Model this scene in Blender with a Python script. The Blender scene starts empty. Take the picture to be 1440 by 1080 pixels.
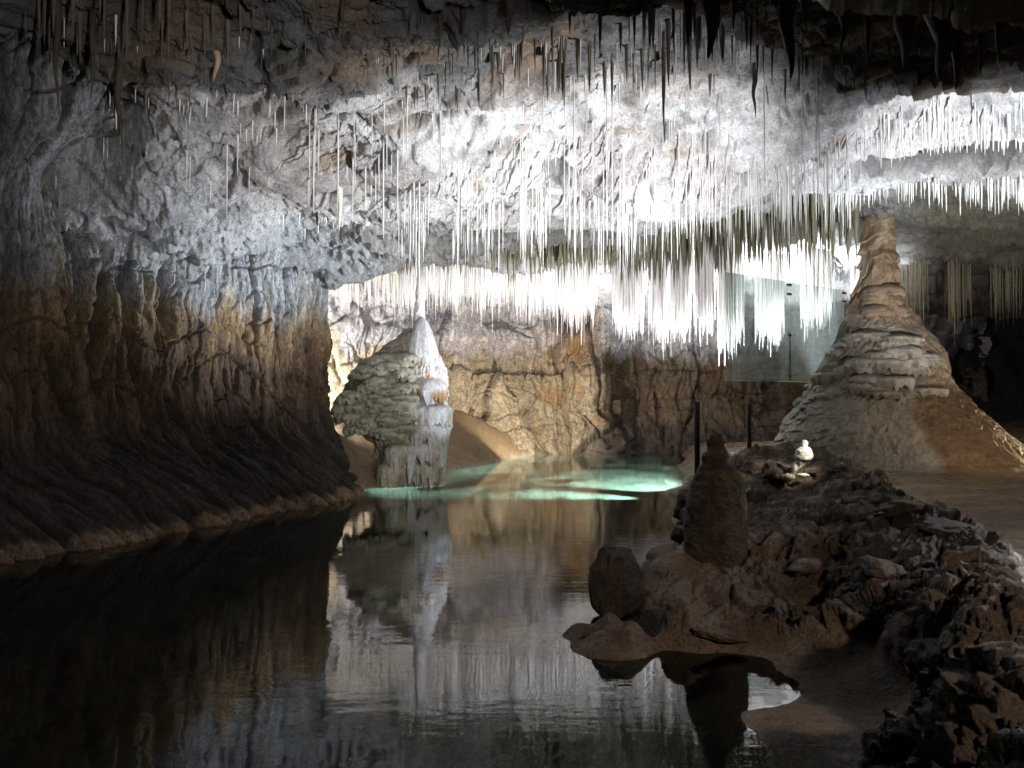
import bpy, math, random
import numpy as np

random.seed(7)
RNG = np.random.default_rng(11)
S = bpy.context.scene
COL = S.collection
F, CX, HY, CH = 1081.0, 720.0, 560.0, 2.0      # focal length (px), image centre, horizon row, eye height above the lake

# ------------------------------------------------------------------ camera
cam_d = bpy.data.cameras.new('camera'); cam = bpy.data.objects.new('camera', cam_d); COL.objects.link(cam)
cam.location = (0, 0, CH)
cam.rotation_euler = (math.radians(90) + math.atan((HY - 540) / F), 0, 0)
cam_d.sensor_width = 36; cam_d.lens = F / 1440 * 36; cam_d.clip_start = .05; cam_d.clip_end = 500
S.camera = cam
# ------------------------------------------------------------------ world: the inside of a cave, almost no ambient light
W = bpy.data.worlds.new('World'); S.world = W; W.use_nodes = True
bg = W.node_tree.nodes['Background']; bg.inputs[0].default_value = (.75, .85, 1, 1); bg.inputs[1].default_value = .02
S.view_settings.view_transform = 'Standard'; S.view_settings.look = 'None'
S.view_settings.exposure = .55; S.view_settings.gamma = 1; S.view_settings.use_curve_mapping = False
S.cycles.max_bounces = 6; S.cycles.diffuse_bounces = 3; S.cycles.glossy_bounces = 3
S.cycles.transmission_bounces = 5; S.cycles.transparent_max_bounces = 8
S.cycles.use_denoising = True
S.cycles.sample_clamp_indirect = 6
S.cycles.caustics_reflective = False; S.cycles.caustics_refractive = False

def at(px, py, D):
    return np.array([(px - CX) / F * D, D, CH - (py - HY) / F * D])
def ground(px, py, h):
    D = F * (CH - h) / (py - HY)
    return ((px - CX) / F * D, D, h)

# ------------------------------------------------------------------ show-cave lamps on the banks, plus unseen fill lights added for brightness
def spot(name, loc, to, watts, angle, col=(1, 1, 1), blend=.6, radius=.05):
    l = bpy.data.lights.new(name, 'SPOT'); l.energy = watts; l.spot_size = math.radians(angle); l.spot_blend = blend
    l.color = col; l.shadow_soft_size = radius
    o = bpy.data.objects.new(name, l); COL.objects.link(o); o.location = loc
    d = np.array(to, float) - np.array(loc, float)
    import mathutils
    o.rotation_euler = mathutils.Vector(d).to_track_quat('-Z', 'Y').to_euler()
    return o
def point(name, loc, watts, col=(1, 1, 1), radius=.05):
    l = bpy.data.lights.new(name, 'POINT'); l.energy = watts; l.color = col; l.shadow_soft_size = radius
    o = bpy.data.objects.new(name, l); COL.objects.link(o); o.location = loc
    return o
COOL = (.86, .92, 1.0); WARM = (1.0, .78, .52); GREEN = (.95, 1.0, .88)
# LIGHTS
spot('ceiling_spotlight', (6.0, 8.3, 1.0), (7.8, 11.6, 5.2), 3000, 88, COOL, .8)
spot('vault_spotlight', (2.6, 8.7, .95), (.4, 12.0, 5.2), 2500, 96, (.92, .95, 1.0), .9)
spot('left_vault_spotlight', (2.7, 14.2, .8), (-3.9, 13.8, 4.1), 3400, 44, COOL, 1.0)
spot('column_fill_light', (1.3, 8.4, .75), (-2.9, 18, 2.2), 650, 44, (1.0, .97, .86), 1.0, .1)  # added fill for the lake stalagmite and the wall end
spot('straw_spotlight', (5.0, 18.6, 1.2), (5.5, 21.0, 5.0), 3900, 100, COOL, .7)
spot('far_straw_spotlight', (3.3, 16.2, .9), (1.6, 18.6, 5.0), 1200, 120, (.95, .93, 1.0), .8)
spot('curtain_fill_light', (3.1, 15.0, .9), (-.9, 17.6, 4.8), 1500, 62, (.95, .94, 1.0), .9)  # unseen light added to brighten the straws and their reflection
spot('alcove_spotlight', (-6.2, 19.6, 1.5), (-4.2, 22.5, 3.5), 1500, 130, (1.0, .95, .86))
spot('column_spotlight', (3.0, 15.0, .5), (-2.2, 18.0, 2.3), 780, 22, (.78, .86, 1.0))
spot('back_wall_spotlight', (1.0, 23.5, .4), (.6, 28.5, 3.2), 800, 120, (1.0, .86, .66))
spot('mound_spotlight', (9.5, 10.5, 1.2), (8.6, 16.0, 2.6), 260, 80, WARM)
spot('slope_spotlight', (13.0, 16.5, 1.5), (10.5, 16.2, 1.5), 260, 90, (1.0, .8, .45))
spot('path_spotlight', (4.6, 9.2, 2.2), (3.75, 10.15, 1.15), 150, 26, (1.0, .95, .82))
spot('camera_fill_light', (.6, 1.0, 3.2), (-4.5, 12.0, 2.2), 900, 75, (1.0, .95, .9), .9, .25)  # added fill from the camera side, for the left wall
spot('straw_spotlight', (7.0, 19.4, 1.2), (6.7, 21.4, 5.2), 4500, 100, COOL, .8)
spot('floor_lamp', (7.4, 7.6, 2.8), (4.3, 5.6, .7), 260, 70, (.86, .93, 1.0), .9, .05)
spot('bank_fill_light', (4.2, .6, 3.2), (2.1, 5.2, .05), 520, 56, (1.0, .80, .62), .9, .15)  # unseen fill added above the viewer to lift beach and bank
spot('underwater_spotlight', (3.1, 15.5, -.14), (-2.0, 17.7, -.5), 3000, 40, (.62, 1.0, .88), 1.0, .08)
spot('underwater_spotlight', (5.0, 21.0, -.12), (3.0, 27.0, -.6), 6500, 140, (.66, 1.0, .87), 1.0, .06)
spot('underwater_spotlight', (3.0, 16.8, -.12), (2.2, 24, -.6), 3600, 120, (.66, 1.0, .87), 1.0, .06)

# ------------------------------------------------------------------ noise in numpy
_T = 64
_G = RNG.normal(size=(_T ** 3, 3)).astype(np.float32); _G /= np.linalg.norm(_G, axis=1, keepdims=True)
def perlin(P):
    P = np.asarray(P, np.float32)
    sh = P.shape[:-1]; P = P.reshape(-1, 3)
    i = np.floor(P).astype(np.int32); f = P - i
    w = f * f * f * (f * (f * 6 - 15) + 10)
    i0 = i & (_T - 1); i1 = (i + 1) & (_T - 1)
    out = 0
    for a in (0, 1):
        xa = (i1 if a else i0)[:, 0] * (_T * _T); fx = f[:, 0] - a; wx = w[:, 0] if a else 1 - w[:, 0]
        for b in (0, 1):
            xb = xa + (i1 if b else i0)[:, 1] * _T; fy = f[:, 1] - b; wy = wx * (w[:, 1] if b else 1 - w[:, 1])
            for c in (0, 1):
                g = _G[xb + (i1 if c else i0)[:, 2]]
                out = out + wy * (w[:, 2] if c else 1 - w[:, 2]) * (g[:, 0] * fx + g[:, 1] * fy + g[:, 2] * (f[:, 2] - c))
    return (out * 1.6).reshape(sh)
def nz(P, fx, fy, fz, off=0.0):
    return perlin(P * np.array([fx, fy, fz], np.float32) + off)
def fbm(P, f, octv, off=0.0, gain=.5, ridged=False):
    f = np.array(f if hasattr(f, '__len__') else (f, f, f), np.float32)
    s = 0; a = 1.0; t = 0
    for k in range(octv):
        n = perlin(P * f + off + 17.3 * k)
        if ridged: n = 1 - 2 * np.abs(n)
        s = s + a * n; t += a; a *= gain; f = f * 2.03
    return s / t
def sm(x, a, b):
    t = np.clip((x - a) / (b - a), 0, 1); return t * t * (3 - 2 * t)
def mix(a, b, t):
    a = np.asarray(a, float); b = np.asarray(b, float); t = np.asarray(t, float)
    if (a.ndim and a.shape[-1] == 3) or (b.ndim and b.shape[-1] == 3):
        if t.ndim and t.shape[-1] != 1: t = t[..., None]
    return a * (1 - t) + b * t
def cracks(P, f, w=.06, off=0.0):
    return np.exp(-(perlin(P * np.array(f, np.float32) + off) / w) ** 2)
def voronoi(P, f, off=0.0):
    """distance to the border between nearest cells (2 nearest), and a random id per cell"""
    sh = P.shape[:-1]; Q = (P.reshape(-1, 3) * np.array(f if hasattr(f, '__len__') else (f,) * 3) + off).astype(np.float32)
    i = np.floor(Q).astype(np.int32)
    d1 = np.full(len(Q), 9., np.float32); d2 = d1.copy(); idd = np.zeros(len(Q), np.float32)
    for a in (-1, 0, 1):
        for b in (-1, 0, 1):
            for c in (-1, 0, 1):
                j = i + np.array([a, b, c]); k = ((j[:, 0] & 63) * 4096 + (j[:, 1] & 63) * 64 + (j[:, 2] & 63))
                p = j + .5 + _G[k] * .45
                d = np.sqrt(((Q - p) ** 2).sum(1))
                m = d < d1
                d2 = np.where(m, d1, np.minimum(d2, d)); idd = np.where(m, _G[k, 0], idd); d1 = np.where(m, d, d1)
    return (d2 - d1).reshape(sh), idd.reshape(sh)

# ------------------------------------------------------------------ mesh from a grid of points
def normals(P):
    du = np.gradient(P, axis=0); dv = np.gradient(P, axis=1)
    n = np.cross(du, dv); n /= np.linalg.norm(n, axis=-1, keepdims=True) + 1e-9
    return n
def new_mesh(name, V, Fq, colr=None, smooth=True, mat=None):
    me = bpy.data.meshes.new(name)
    V = np.ascontiguousarray(V.reshape(-1, 3), np.float32); Fq = np.ascontiguousarray(Fq, np.int32)
    nf, k = Fq.shape
    me.vertices.add(len(V)); me.vertices.foreach_set('co', V.ravel())
    me.loops.add(nf * k); me.loops.foreach_set('vertex_index', Fq.ravel())
    me.polygons.add(nf); me.polygons.foreach_set('loop_start', np.arange(0, nf * k, k, dtype=np.int32))
    me.polygons.foreach_set('use_smooth', np.full(nf, smooth))
    me.update(calc_edges=True)
    if colr is not None:
        c = np.ones((len(V), 4), np.float32); c[:, :3] = np.clip(colr.reshape(-1, 3), 0.004, 1)
        at_ = me.color_attributes.new('Col', 'FLOAT_COLOR', 'POINT'); at_.data.foreach_set('color', c.ravel())
    if mat: me.materials.append(mat)
    return me
def grid_faces(nu, nv, wrap=False, flip=False):
    u = np.arange(nu if wrap else nu - 1); v = np.arange(nv - 1)
    a = (u[:, None] * nv + v[None, :]); b = (((u[:, None] + 1) % nu) * nv + v[None, :])
    q = np.stack([a, b, b + 1, a + 1], -1).reshape(-1, 4)
    return q[:, ::-1] if flip else q
def link(name, me, parent=None, **props):
    o = bpy.data.objects.new(name, me); COL.objects.link(o)
    if parent: o.parent = parent
    for k, v in props.items():
        if v: o[k] = v
    return o
def grid_obj(name, P, C, mat, parent=None, wrap=False, flip=False, **props):
    me = new_mesh(name, P, grid_faces(P.shape[0], P.shape[1], wrap, flip), C, True, mat)
    return link(name, me, parent, **props)

# ------------------------------------------------------------------ materials
def rock_mat(name, rough=(.45, .8), bump=.5, scale=1.0, vary=.35, stretch=(1, 1, 1), spec=.4, dist=.02):
    m = bpy.data.materials.new(name); m.use_nodes = True; t = m.node_tree; n = t.nodes; l = t.links
    b = n['Principled BSDF']; b.inputs['Specular IOR Level'].default_value = spec
    ca = n.new('ShaderNodeVertexColor'); ca.layer_name = 'Col'
    tc = n.new('ShaderNodeNewGeometry'); mp = n.new('ShaderNodeVectorMath'); mp.operation = 'MULTIPLY'
    mp.inputs[1].default_value = stretch; l.new(tc.outputs['Position'], mp.inputs[0])
    def noise(sc, det, ro=.6):
        x = n.new('ShaderNodeTexNoise'); x.inputs['Scale'].default_value = sc * scale; x.inputs['Detail'].default_value = det
        x.inputs['Roughness'].default_value = ro; l.new(mp.outputs[0], x.inputs['Vector']); return x
    n1 = noise(6, 8, .72); n2 = noise(24, 6, .75); n3 = noise(2.2, 4)
    mr = n.new('ShaderNodeMapRange'); mr.inputs['From Min'].default_value = .36; mr.inputs['From Max'].default_value = .64
    mr.inputs['To Min'].default_value = 1 - vary; mr.inputs['To Max'].default_value = 1 + vary; l.new(n1.outputs['Fac'], mr.inputs['Value'])
    mu = n.new('ShaderNodeVectorMath'); mu.operation = 'SCALE'; l.new(ca.outputs['Color'], mu.inputs[0]); l.new(mr.outputs[0], mu.inputs['Scale'])
    m4 = n.new('ShaderNodeMapRange'); m4.inputs['From Min'].default_value = .36; m4.inputs['From Max'].default_value = .6
    m4.inputs['To Min'].default_value = 1 - vary * 1.3; m4.inputs['To Max'].default_value = 1 + vary * .6; l.new(n2.outputs['Fac'], m4.inputs['Value'])
    mu2 = n.new('ShaderNodeVectorMath'); mu2.operation = 'SCALE'; l.new(mu.outputs[0], mu2.inputs[0]); l.new(m4.outputs[0], mu2.inputs['Scale'])
    l.new(mu2.outputs[0], b.inputs['Base Color'])
    rr = n.new('ShaderNodeMapRange'); rr.inputs['From Min'].default_value = .35; rr.inputs['From Max'].default_value = .65
    rr.inputs['To Min'].default_value = rough[0]; rr.inputs['To Max'].default_value = rough[1]; l.new(n3.outputs['Fac'], rr.inputs['Value'])
    l.new(rr.outputs[0], b.inputs['Roughness'])
    ad = n.new('ShaderNodeMath'); ad.operation = 'MULTIPLY_ADD'; ad.inputs[1].default_value = .5
    l.new(n2.outputs['Fac'], ad.inputs[0]); l.new(n1.outputs['Fac'], ad.inputs[2])
    bp = n.new('ShaderNodeBump'); bp.inputs['Strength'].default_value = bump; bp.inputs['Distance'].default_value = dist * 4.5
    l.new(ad.outputs[0], bp.inputs['Height']); l.new(bp.outputs[0], b.inputs['Normal'])
    return m
def flat_mat(name, col, rough=.6, metal=0.0, spec=.5, vary=.15, sc=20):
    m = bpy.data.materials.new(name); m.use_nodes = True; t = m.node_tree; n = t.nodes; l = t.links
    b = n['Principled BSDF']; b.inputs['Roughness'].default_value = rough; b.inputs['Metallic'].default_value = metal
    b.inputs['Specular IOR Level'].default_value = spec
    x = n.new('ShaderNodeTexNoise'); x.inputs['Scale'].default_value = sc; x.inputs['Detail'].default_value = 5
    r = n.new('ShaderNodeValToRGB'); r.color_ramp.elements[0].position = .3; r.color_ramp.elements[1].position = .7
    r.color_ramp.elements[0].color = (*[c * (1 - vary) for c in col], 1); r.color_ramp.elements[1].color = (*[min(1, c * (1 + vary)) for c in col], 1)
    g = n.new('ShaderNodeNewGeometry'); l.new(g.outputs['Position'], x.inputs['Vector'])
    l.new(x.outputs['Fac'], r.inputs[0]); l.new(r.outputs[0], b.inputs['Base Color'])
    return m
M_wall = rock_mat('wall_limestone', (.45, .8), .95, 1.0, .35, (1, 1, .45))
M_ceil = rock_mat('ceiling_limestone', (.5, .85), .75, 1.3, .2)
M_back = rock_mat('far_limestone', (.5, .85), .9, .8, .35, (1, 1, .7))
M_bank = rock_mat('bank_rock', (.35, .75), .8, 1.5, .3)
M_floor = rock_mat('wet_floor', (.12, .45), .35, 1.6, .3, (1, 1, 1), .5, .012)
M_flow = rock_mat('flowstone', (.3, .6), .5, 2.0, .22, (1, 1, .6))
M_bed = rock_mat('lake_bed_silt', (.6, .9), .3, 1.0, .2)
M_straw = flat_mat('straw_calcite', (.78, .76, .72), .4, 0, .5, .12, 9)
M_straw_ochre = flat_mat('ochre_calcite', (.42, .31, .18), .5, 0, .4, .25, 7)
M_dark = flat_mat('dark_stalactite_rock', (.07, .055, .045), .6, 0, .3, .35, 9)
M_white = flat_mat('white_calcite', (.82, .78, .68), .45, 0, .4, .1, 12)
M_steel = flat_mat('dark_steel', (.02, .018, .018), .5, .3, .4, .2)
M_clamp = flat_mat('clamp_steel', (.06, .06, .06), .35, .8, .5, .1)

# stain colours (linear)
GREY = np.array([.36, .36, .35]); BLUEG = np.array([.36, .38, .40]); WHITE = np.array([.70, .69, .68]); PINK = np.array([.50, .46, .44])
OCH = np.array([.30, .205, .105]); BRN = np.array([.125, .075, .042]); DRK = np.array([.030, .023, .020]); TAN = np.array([.26, .175, .11])

# ------------------------------------------------------------------ paths
def path_interp(pts, n):
    pts = np.array(pts, float)
    seg = np.r_[0, np.cumsum(np.linalg.norm(np.diff(pts[:, :2], axis=0), axis=1))]
    # resample densely and smooth a little
    s = np.linspace(0, seg[-1], n)
    out = np.stack([np.interp(s, seg, pts[:, k]) for k in range(pts.shape[1])], 1)
    return s, out
def smooth1(a, k):
    if k < 2: return a
    w = np.hanning(k + 2)[1:-1]; w /= w.sum()
    p = np.pad(a, ((k // 2, k - 1 - k // 2), (0, 0)), 'edge')
    return np.stack([np.convolve(p[:, i], w, 'valid') for i in range(a.shape[1])], 1)
LW = [(-9.5, -3), (-8.9, 2), (-7.9, 6), (-7.15, 9.4), (-6.35, 11), (-5.55, 12.6), (-4.9, 14.2), (-4.25, 15.8), (-3.95, 16.6), (-4.35, 17.3), (-5.8, 18.2), (-9, 19.5)]

def wall_x(D):
    return np.interp(D, [p[1] for p in LW[:9]], [p[0] for p in LW[:9]])

# ------------------------------------------------------------------ ceiling height (before relief)
def ceil_h(X, D):
    H = np.full(np.shape(X), 6.15)
    w = sm(X, 2.6, 4.6)
    drop = (1 - w) * 1.0 * sm(D, 9.2, 12.7) + w * (.42 * sm(D, 10.2, 10.9 + .03 * X) + .06 * sm(D, 11.9, 12.6))
    H = H - drop + w * .34 * np.exp(-((D - 11.35 - .03 * X) / .28) ** 2)
    H = H + .55 * sm(D, 16.5, 19) * (1 - w) + .35 * w * sm(D, 12.9, 14.2) + .12 * (1 - w) * sm(D, 13, 14) - .30 * np.exp(-((D - 16.0) / .9) ** 2) * sm(-X, -3, 3)
    H = H + 1.3 * np.exp(-((X + 5.75) / .55) ** 2 - ((D - 9.6) / 1.0) ** 2)
    near = sm(X, .9, 2.2) * (1 - sm(D, 5.7 + .1 * X, 6.6 + .12 * X))
    H = H - 1.0 * near
    H = H - .35 * sm(X, 6, 10) * sm(D, 22, 26)
    u = X - wall_x(D)
    H = H - .45 * np.exp(-np.clip(u, 0, 99) ** 2 / 3.2) * (1 - sm(D, 16.2, 17.4))
    H = H - .5 * np.exp(-((X + 2.6) / 2.2) ** 2 - ((D - 9.5) / 2.0) ** 2) * .3
    return H

def build_ceiling():
    ta = np.r_[np.linspace(-.86, .80, 1080), np.linspace(.802, 1.35, 90)]; nu = len(ta)
    q = np.r_[np.linspace(1 / 1.5, 1 / 6.2, 50, endpoint=False), np.linspace(1 / 6.2, 1 / 34., 470)]
    A, Q = np.meshgrid(ta, q, indexing='ij'); D = 1 / Q; X = D * A
    P = np.stack([X, D, ceil_h(X, D)], -1)
    N = normals(P); N *= np.where(N[..., 2:3] > 0, -1, 1)
    Pw = P + .30 * np.stack([nz(P, .9, .9, .9, 3), nz(P, .9, .9, .9, 9), 0 * X], -1) + .05 * np.stack([nz(P, 4, 4, 4, 3), nz(P, 4, 4, 4, 9), 0 * X], -1)
    big = fbm(Pw, .34, 2, 5) * .30
    led = fbm(Pw, (.34, .62, .3), 4, 21, .5) * 9 + .6                  # bedding ledges
    lf_ = led - np.floor(led); ledge = (np.floor(led) + sm(lf_, .0, .22)) / 9 * .85
    med = fbm(Pw, (1.5, 2.4, 1), 3, 41, .55) * .07
    rough = sm(fbm(P, .5, 2, 71), -.25, .3)                             # smooth domes next to flaky patches
    rid = fbm(Pw, (3.0, 5.5, 3), 4, 77, .62, True) * (.02 + .065 * rough)
    fine = fbm(Pw, (10, 14, 10), 2, 79, .6, True) * .018
    crk = -(cracks(Pw, (.9, 1.6, 1), .045, 31) * .08 + cracks(Pw, (2.4, 4.2, 2), .07, 53) * .05 * rough)
    pop = np.clip(fbm(P, (6, 6, 0), 3, 61, .6) - .22, 0, 1) * .5 * sm(fbm(P, .8, 2, 91), -.1, .3)
    cave = np.clip(fbm(Pw, (.8, 1.3, .9), 3, 15) - .30, 0, 1) * -1.6     # pockets eaten into the roof
    d = big + ledge + med + rid + cave + fine + crk
    P2 = P + N * d[..., None] * np.array([.4, .6, 1])
    P2[..., 2] -= pop * (.15 + .85 * sm(D, 7, 9))
    # colour
    c = mix(PINK, WHITE, sm(fbm(P, .8, 3, 2), -.25, .25))
    c = mix(c, GREY * .8, sm(fbm(P, 1.6, 3, 33), .05, .4)[..., None] * .8)
    c = mix(c, OCH, sm(fbm(Pw, (1.1, 1.8, 1), 5, 88, .65), .12, .55)[..., None] * .7)
    nearbrown_shade = 1 - sm(D + 1.6 * fbm(P, .9, 3, 12), 9.0, 10.2)  # near roof is brown, and darkened further for lack of lamplight
    c = mix(c, mix(np.array([.085, .085, .08]), np.array([.15, .095, .05]), sm(fbm(P, .9, 4, 64), -.15, .25)), (nearbrown_shade * .88)[..., None])
    c = mix(c, c * .45, np.clip(-crk * 6, 0, 1) * .8)
    c = mix(c, np.array([.10, .095, .075]), (sm(D, 13.0, 13.8) * (1 - sm(D, 17.5, 19)) * .75)[..., None])  # unlit middle of the roof: darkness put into the colour
    gap_shade = np.exp(-((D - 11.5 - .03 * X + .12 * fbm(P, 1.5, 3, 8)) / .34) ** 2) * sm(X, 4.2, 5.6)
    c = mix(c, np.array([.07, .06, .048]), (gap_shade * .92)[..., None])  # shade between the two ledges, painted into the rock colour
    lft = sm(-(X - wall_x(D)), -2.8, -.8) * (1 - sm(D, 17, 18))
    c = mix(c, BLUEG * .9, (lft * .75)[..., None])
    c = mix(c, np.array([.12, .105, .07]), (sm(X / D, .5, .56) * sm(D, 13, 14) * .9)[..., None])  # dim roof at far right: missing light put into the colour
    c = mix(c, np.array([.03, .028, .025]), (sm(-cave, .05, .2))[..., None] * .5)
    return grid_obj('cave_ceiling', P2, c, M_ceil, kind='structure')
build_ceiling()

# ------------------------------------------------------------------ left wall
def wall_colour(P, z, s3=3.5):
    w = fbm(P, (2.2, 1.6, .22), 5, 7, .6)
    zz = z - .22 + w * .9
    c = mix(BRN, OCH, (sm(zz, s3 - 1.3, s3 - .4) * sm(fbm(P, (1.3, 1.3, .25), 3, 90), -.35, .15))[..., None])
    c = mix(c, mix(GREY, BLUEG, sm(w, -.2, .2)), sm(zz, s3 - .5, s3 + .35)[..., None])
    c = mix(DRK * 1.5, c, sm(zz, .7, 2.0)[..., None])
    return c
def build_left_wall():
    nu, nv = 900, 520
    s0, Q = path_interp(LW, 4000); Q = smooth1(Q, 120)
    # denser sampling where it is in view
    key = np.interp(np.linspace(0, 1, nu), [0, .1, .88, 1], [0, .40, .86, 1]); 
    idx = key * 3999; Q = np.stack([np.interp(idx, np.arange(4000), Q[:, k]) for k in (0, 1)], 1); s = np.interp(idx, np.arange(4000), s0)
    T = np.gradient(Q, axis=0); T /= np.linalg.norm(T, axis=1, keepdims=True); NN = np.stack([T[:, 1], -T[:, 0]], 1)   # towards the lake
    z = np.linspace(-.8, 6.9, nv)
    Sg, Z = np.meshgrid(s, z, indexing='ij')
    flare = 1.0 * (1 - sm(Z, -.6, 1.9)) ** 1.3 + .10 * (1 - sm(Z, 0, .2))
    wob = nz(np.stack([Sg * .5, 0 * Z, Z * .4], -1), 1, 1, 1, 4)
    flare = flare * (1 + .3 * wob)
    top = .9 * sm(Z, 4.3, 5.8) ** 1.5                              # leans over the lake towards the roof
    off = flare + top
    P = np.stack([Q[:, 0][:, None] + NN[:, 0][:, None] * off, Q[:, 1][:, None] + NN[:, 1][:, None] * off, Z], -1)
    U = np.stack([Sg, 0 * Sg, Z], -1)
    shear = sm(1.7 - Z, 0, 1.2) * .75                               # flutes run down to the right at the foot
    Uf = U.copy(); Uf[..., 0] += (Z - 1.6) * shear + .12 * nz(U, 1.2, 1, 1.0, 8) + .04 * nz(U, 4, 1, 3.0, 18)
    up_ = sm(Z, 1.2, 2.2)
    fl1 = fbm(Uf, (.9, 1, .10), 3, 31, .55, True) * .13
    fl2 = fbm(Uf, (4.0, 1, .34), 3, 51, .6, True) * .065
    med = fbm(U, (.8, 1, .55), 3, 71, .5) * .16
    chip = fbm(Uf, (8, 1, 1.5), 4, 101, .62) * .065 + fbm(Uf, (16, 1, 4), 2, 111, .6, True) * .02 + fbm(Uf, (3, 1, .9), 3, 121, .6) * .08 * (1 - up_)
    Uk = Uf.copy(); Uk[..., 0] += .05 * nz(U, 2.5, 1, 2.5, 41)
    crk = cracks(Uk, (1.5, 1, .14), .045, 12) * .24 + cracks(Uk, (3.8, 1, .42), .07, 33) * .11 + cracks(Uk, (1.1, 1, 1.0), .028, 47) * .08
    ve, veid = voronoi(Uf + .05 * nz(U, 5, 1, 4, 2)[..., None], (5.2, 1, .9), 31)
    blk = veid * .035 - np.exp(-(ve / .07) ** 2) * .045
    d = fl1 + fl2 + med + chip + blk - crk * (.6 + .5 * up_)
    hol = np.exp(-((Sg - s[np.argmin(np.abs(Q[:, 0] + .555 * Q[:, 1]) + (Q[:, 1] > 16) * 9)]) / .75) ** 2 - ((Z - 5.0) / .55) ** 2)
    d = d - hol * .9
    # deep fissures read off the wall
    crack = np.zeros_like(Z)
    def fis(px1, py1, px2, py2, w, dep):
        nonlocal crack
        a = []
        for px, py in ((px1, py1), (px2, py2)):
            ray = (px - CX) / F
            k = np.argmin(np.abs(Q[:, 0] - ray * Q[:, 1]) + (Q[:, 1] > 16.9) * 9 + (Q[:, 1] < 4) * 9)
            a.append((s[k], CH - (py - HY) / F * Q[k, 1]))
        (s1, z1), (s2, z2) = a
        t = np.clip((z1 - Z) / (z1 - z2 + 1e-6), -.05, 1.05)
        cs = s1 + (s2 - s1) * t + .07 * nz(U, 0, 0, 2.6, px1 * .1)
        m = np.exp(-((Sg - cs) / w) ** 2) * sm(Z, z2 - .2, z2 + .5) * (1 - sm(Z, z1 - .4, z1 + .2))
        crack = np.maximum(crack, m); return m * dep
    g = 0
    for a in ((108, 275, 118, 500, .11, .55), (222, 310, 236, 485, .085, .45), (150, 350, 132, 520, .07, .35), (165, 370, 205, 600, .09, .45),
              (5, 330, 22, 480, .1, .4), (190, 300, 200, 420, .05, .25), (410, 400, 415, 500, .05, .22), (60, 480, 110, 640, .08, .28),
              (230, 560, 290, 690, .07, .22), (330, 560, 380, 680, .07, .2), (300, 480, 420, 600, .05, .16), (448, 470, 452, 620, .06, .25)):
        g = g - fis(*a)
    hang = np.clip(fbm(U, (1.2, 1, 1.4), 3, 131, .6), -.2, 1) * .22 * sm(Z, 4.5, 5.0)     # rough lumps where the wall turns to roof
    d = d + g + hang
    N = normals(P); sgn = np.sign((N[..., 0] * NN[:, 0][:, None] + N[..., 1] * NN[:, 1][:, None])); N *= sgn[..., None]
    P2 = P + N * d[..., None]
    P2[..., 2] = P2[..., 2] - .05 * np.abs(fl2) * 4
    U3 = U.copy(); U3[..., 1] = 3
    w0 = fbm(U, (1.2, 1, 1.2), 3, 61)
    c = wall_colour(U3, Z)
    wl = sm(.13 + .10 * nz(U, 3, 1, 1, 5) - Z, 0, .1)
    c = mix(c, TAN, wl[..., None])
    c = mix(c, c * np.array([.62, .6, .58]), (sm(fbm(U, (2.5, 1, .35), 3, 7), .1, .4) * .8)[..., None])   # dark mineral streaks
    c = mix(c, np.array([.16, .15, .13]), (sm(9.4 - Q[:, 1], 0, 2.2)[:, None] * sm(Z, 2.5, 3.5) * .6)[..., None])  # near end of the upper wall dimmed through its colour
    c = mix(c, np.array([.038, .034, .03]), (sm(10.6 - Q[:, 1], 0, 1.6)[:, None] * sm(Z + .8 * w0, 3.9, 4.6) * .85)[..., None])  # upper left corner kept dark: shade painted over lit rock
    c = mix(c, DRK, (crack * .6)[..., None])
    c = mix(c, c * .35, np.clip(crk * 6 + np.exp(-(ve / .07) ** 2) * .6, 0, 1) * .75)
    c = c * (1 + .35 * fbm(Uf, (9, 1, 1.2), 3, 66)[..., None])
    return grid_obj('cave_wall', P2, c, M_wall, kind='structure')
build_left_wall()

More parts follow.
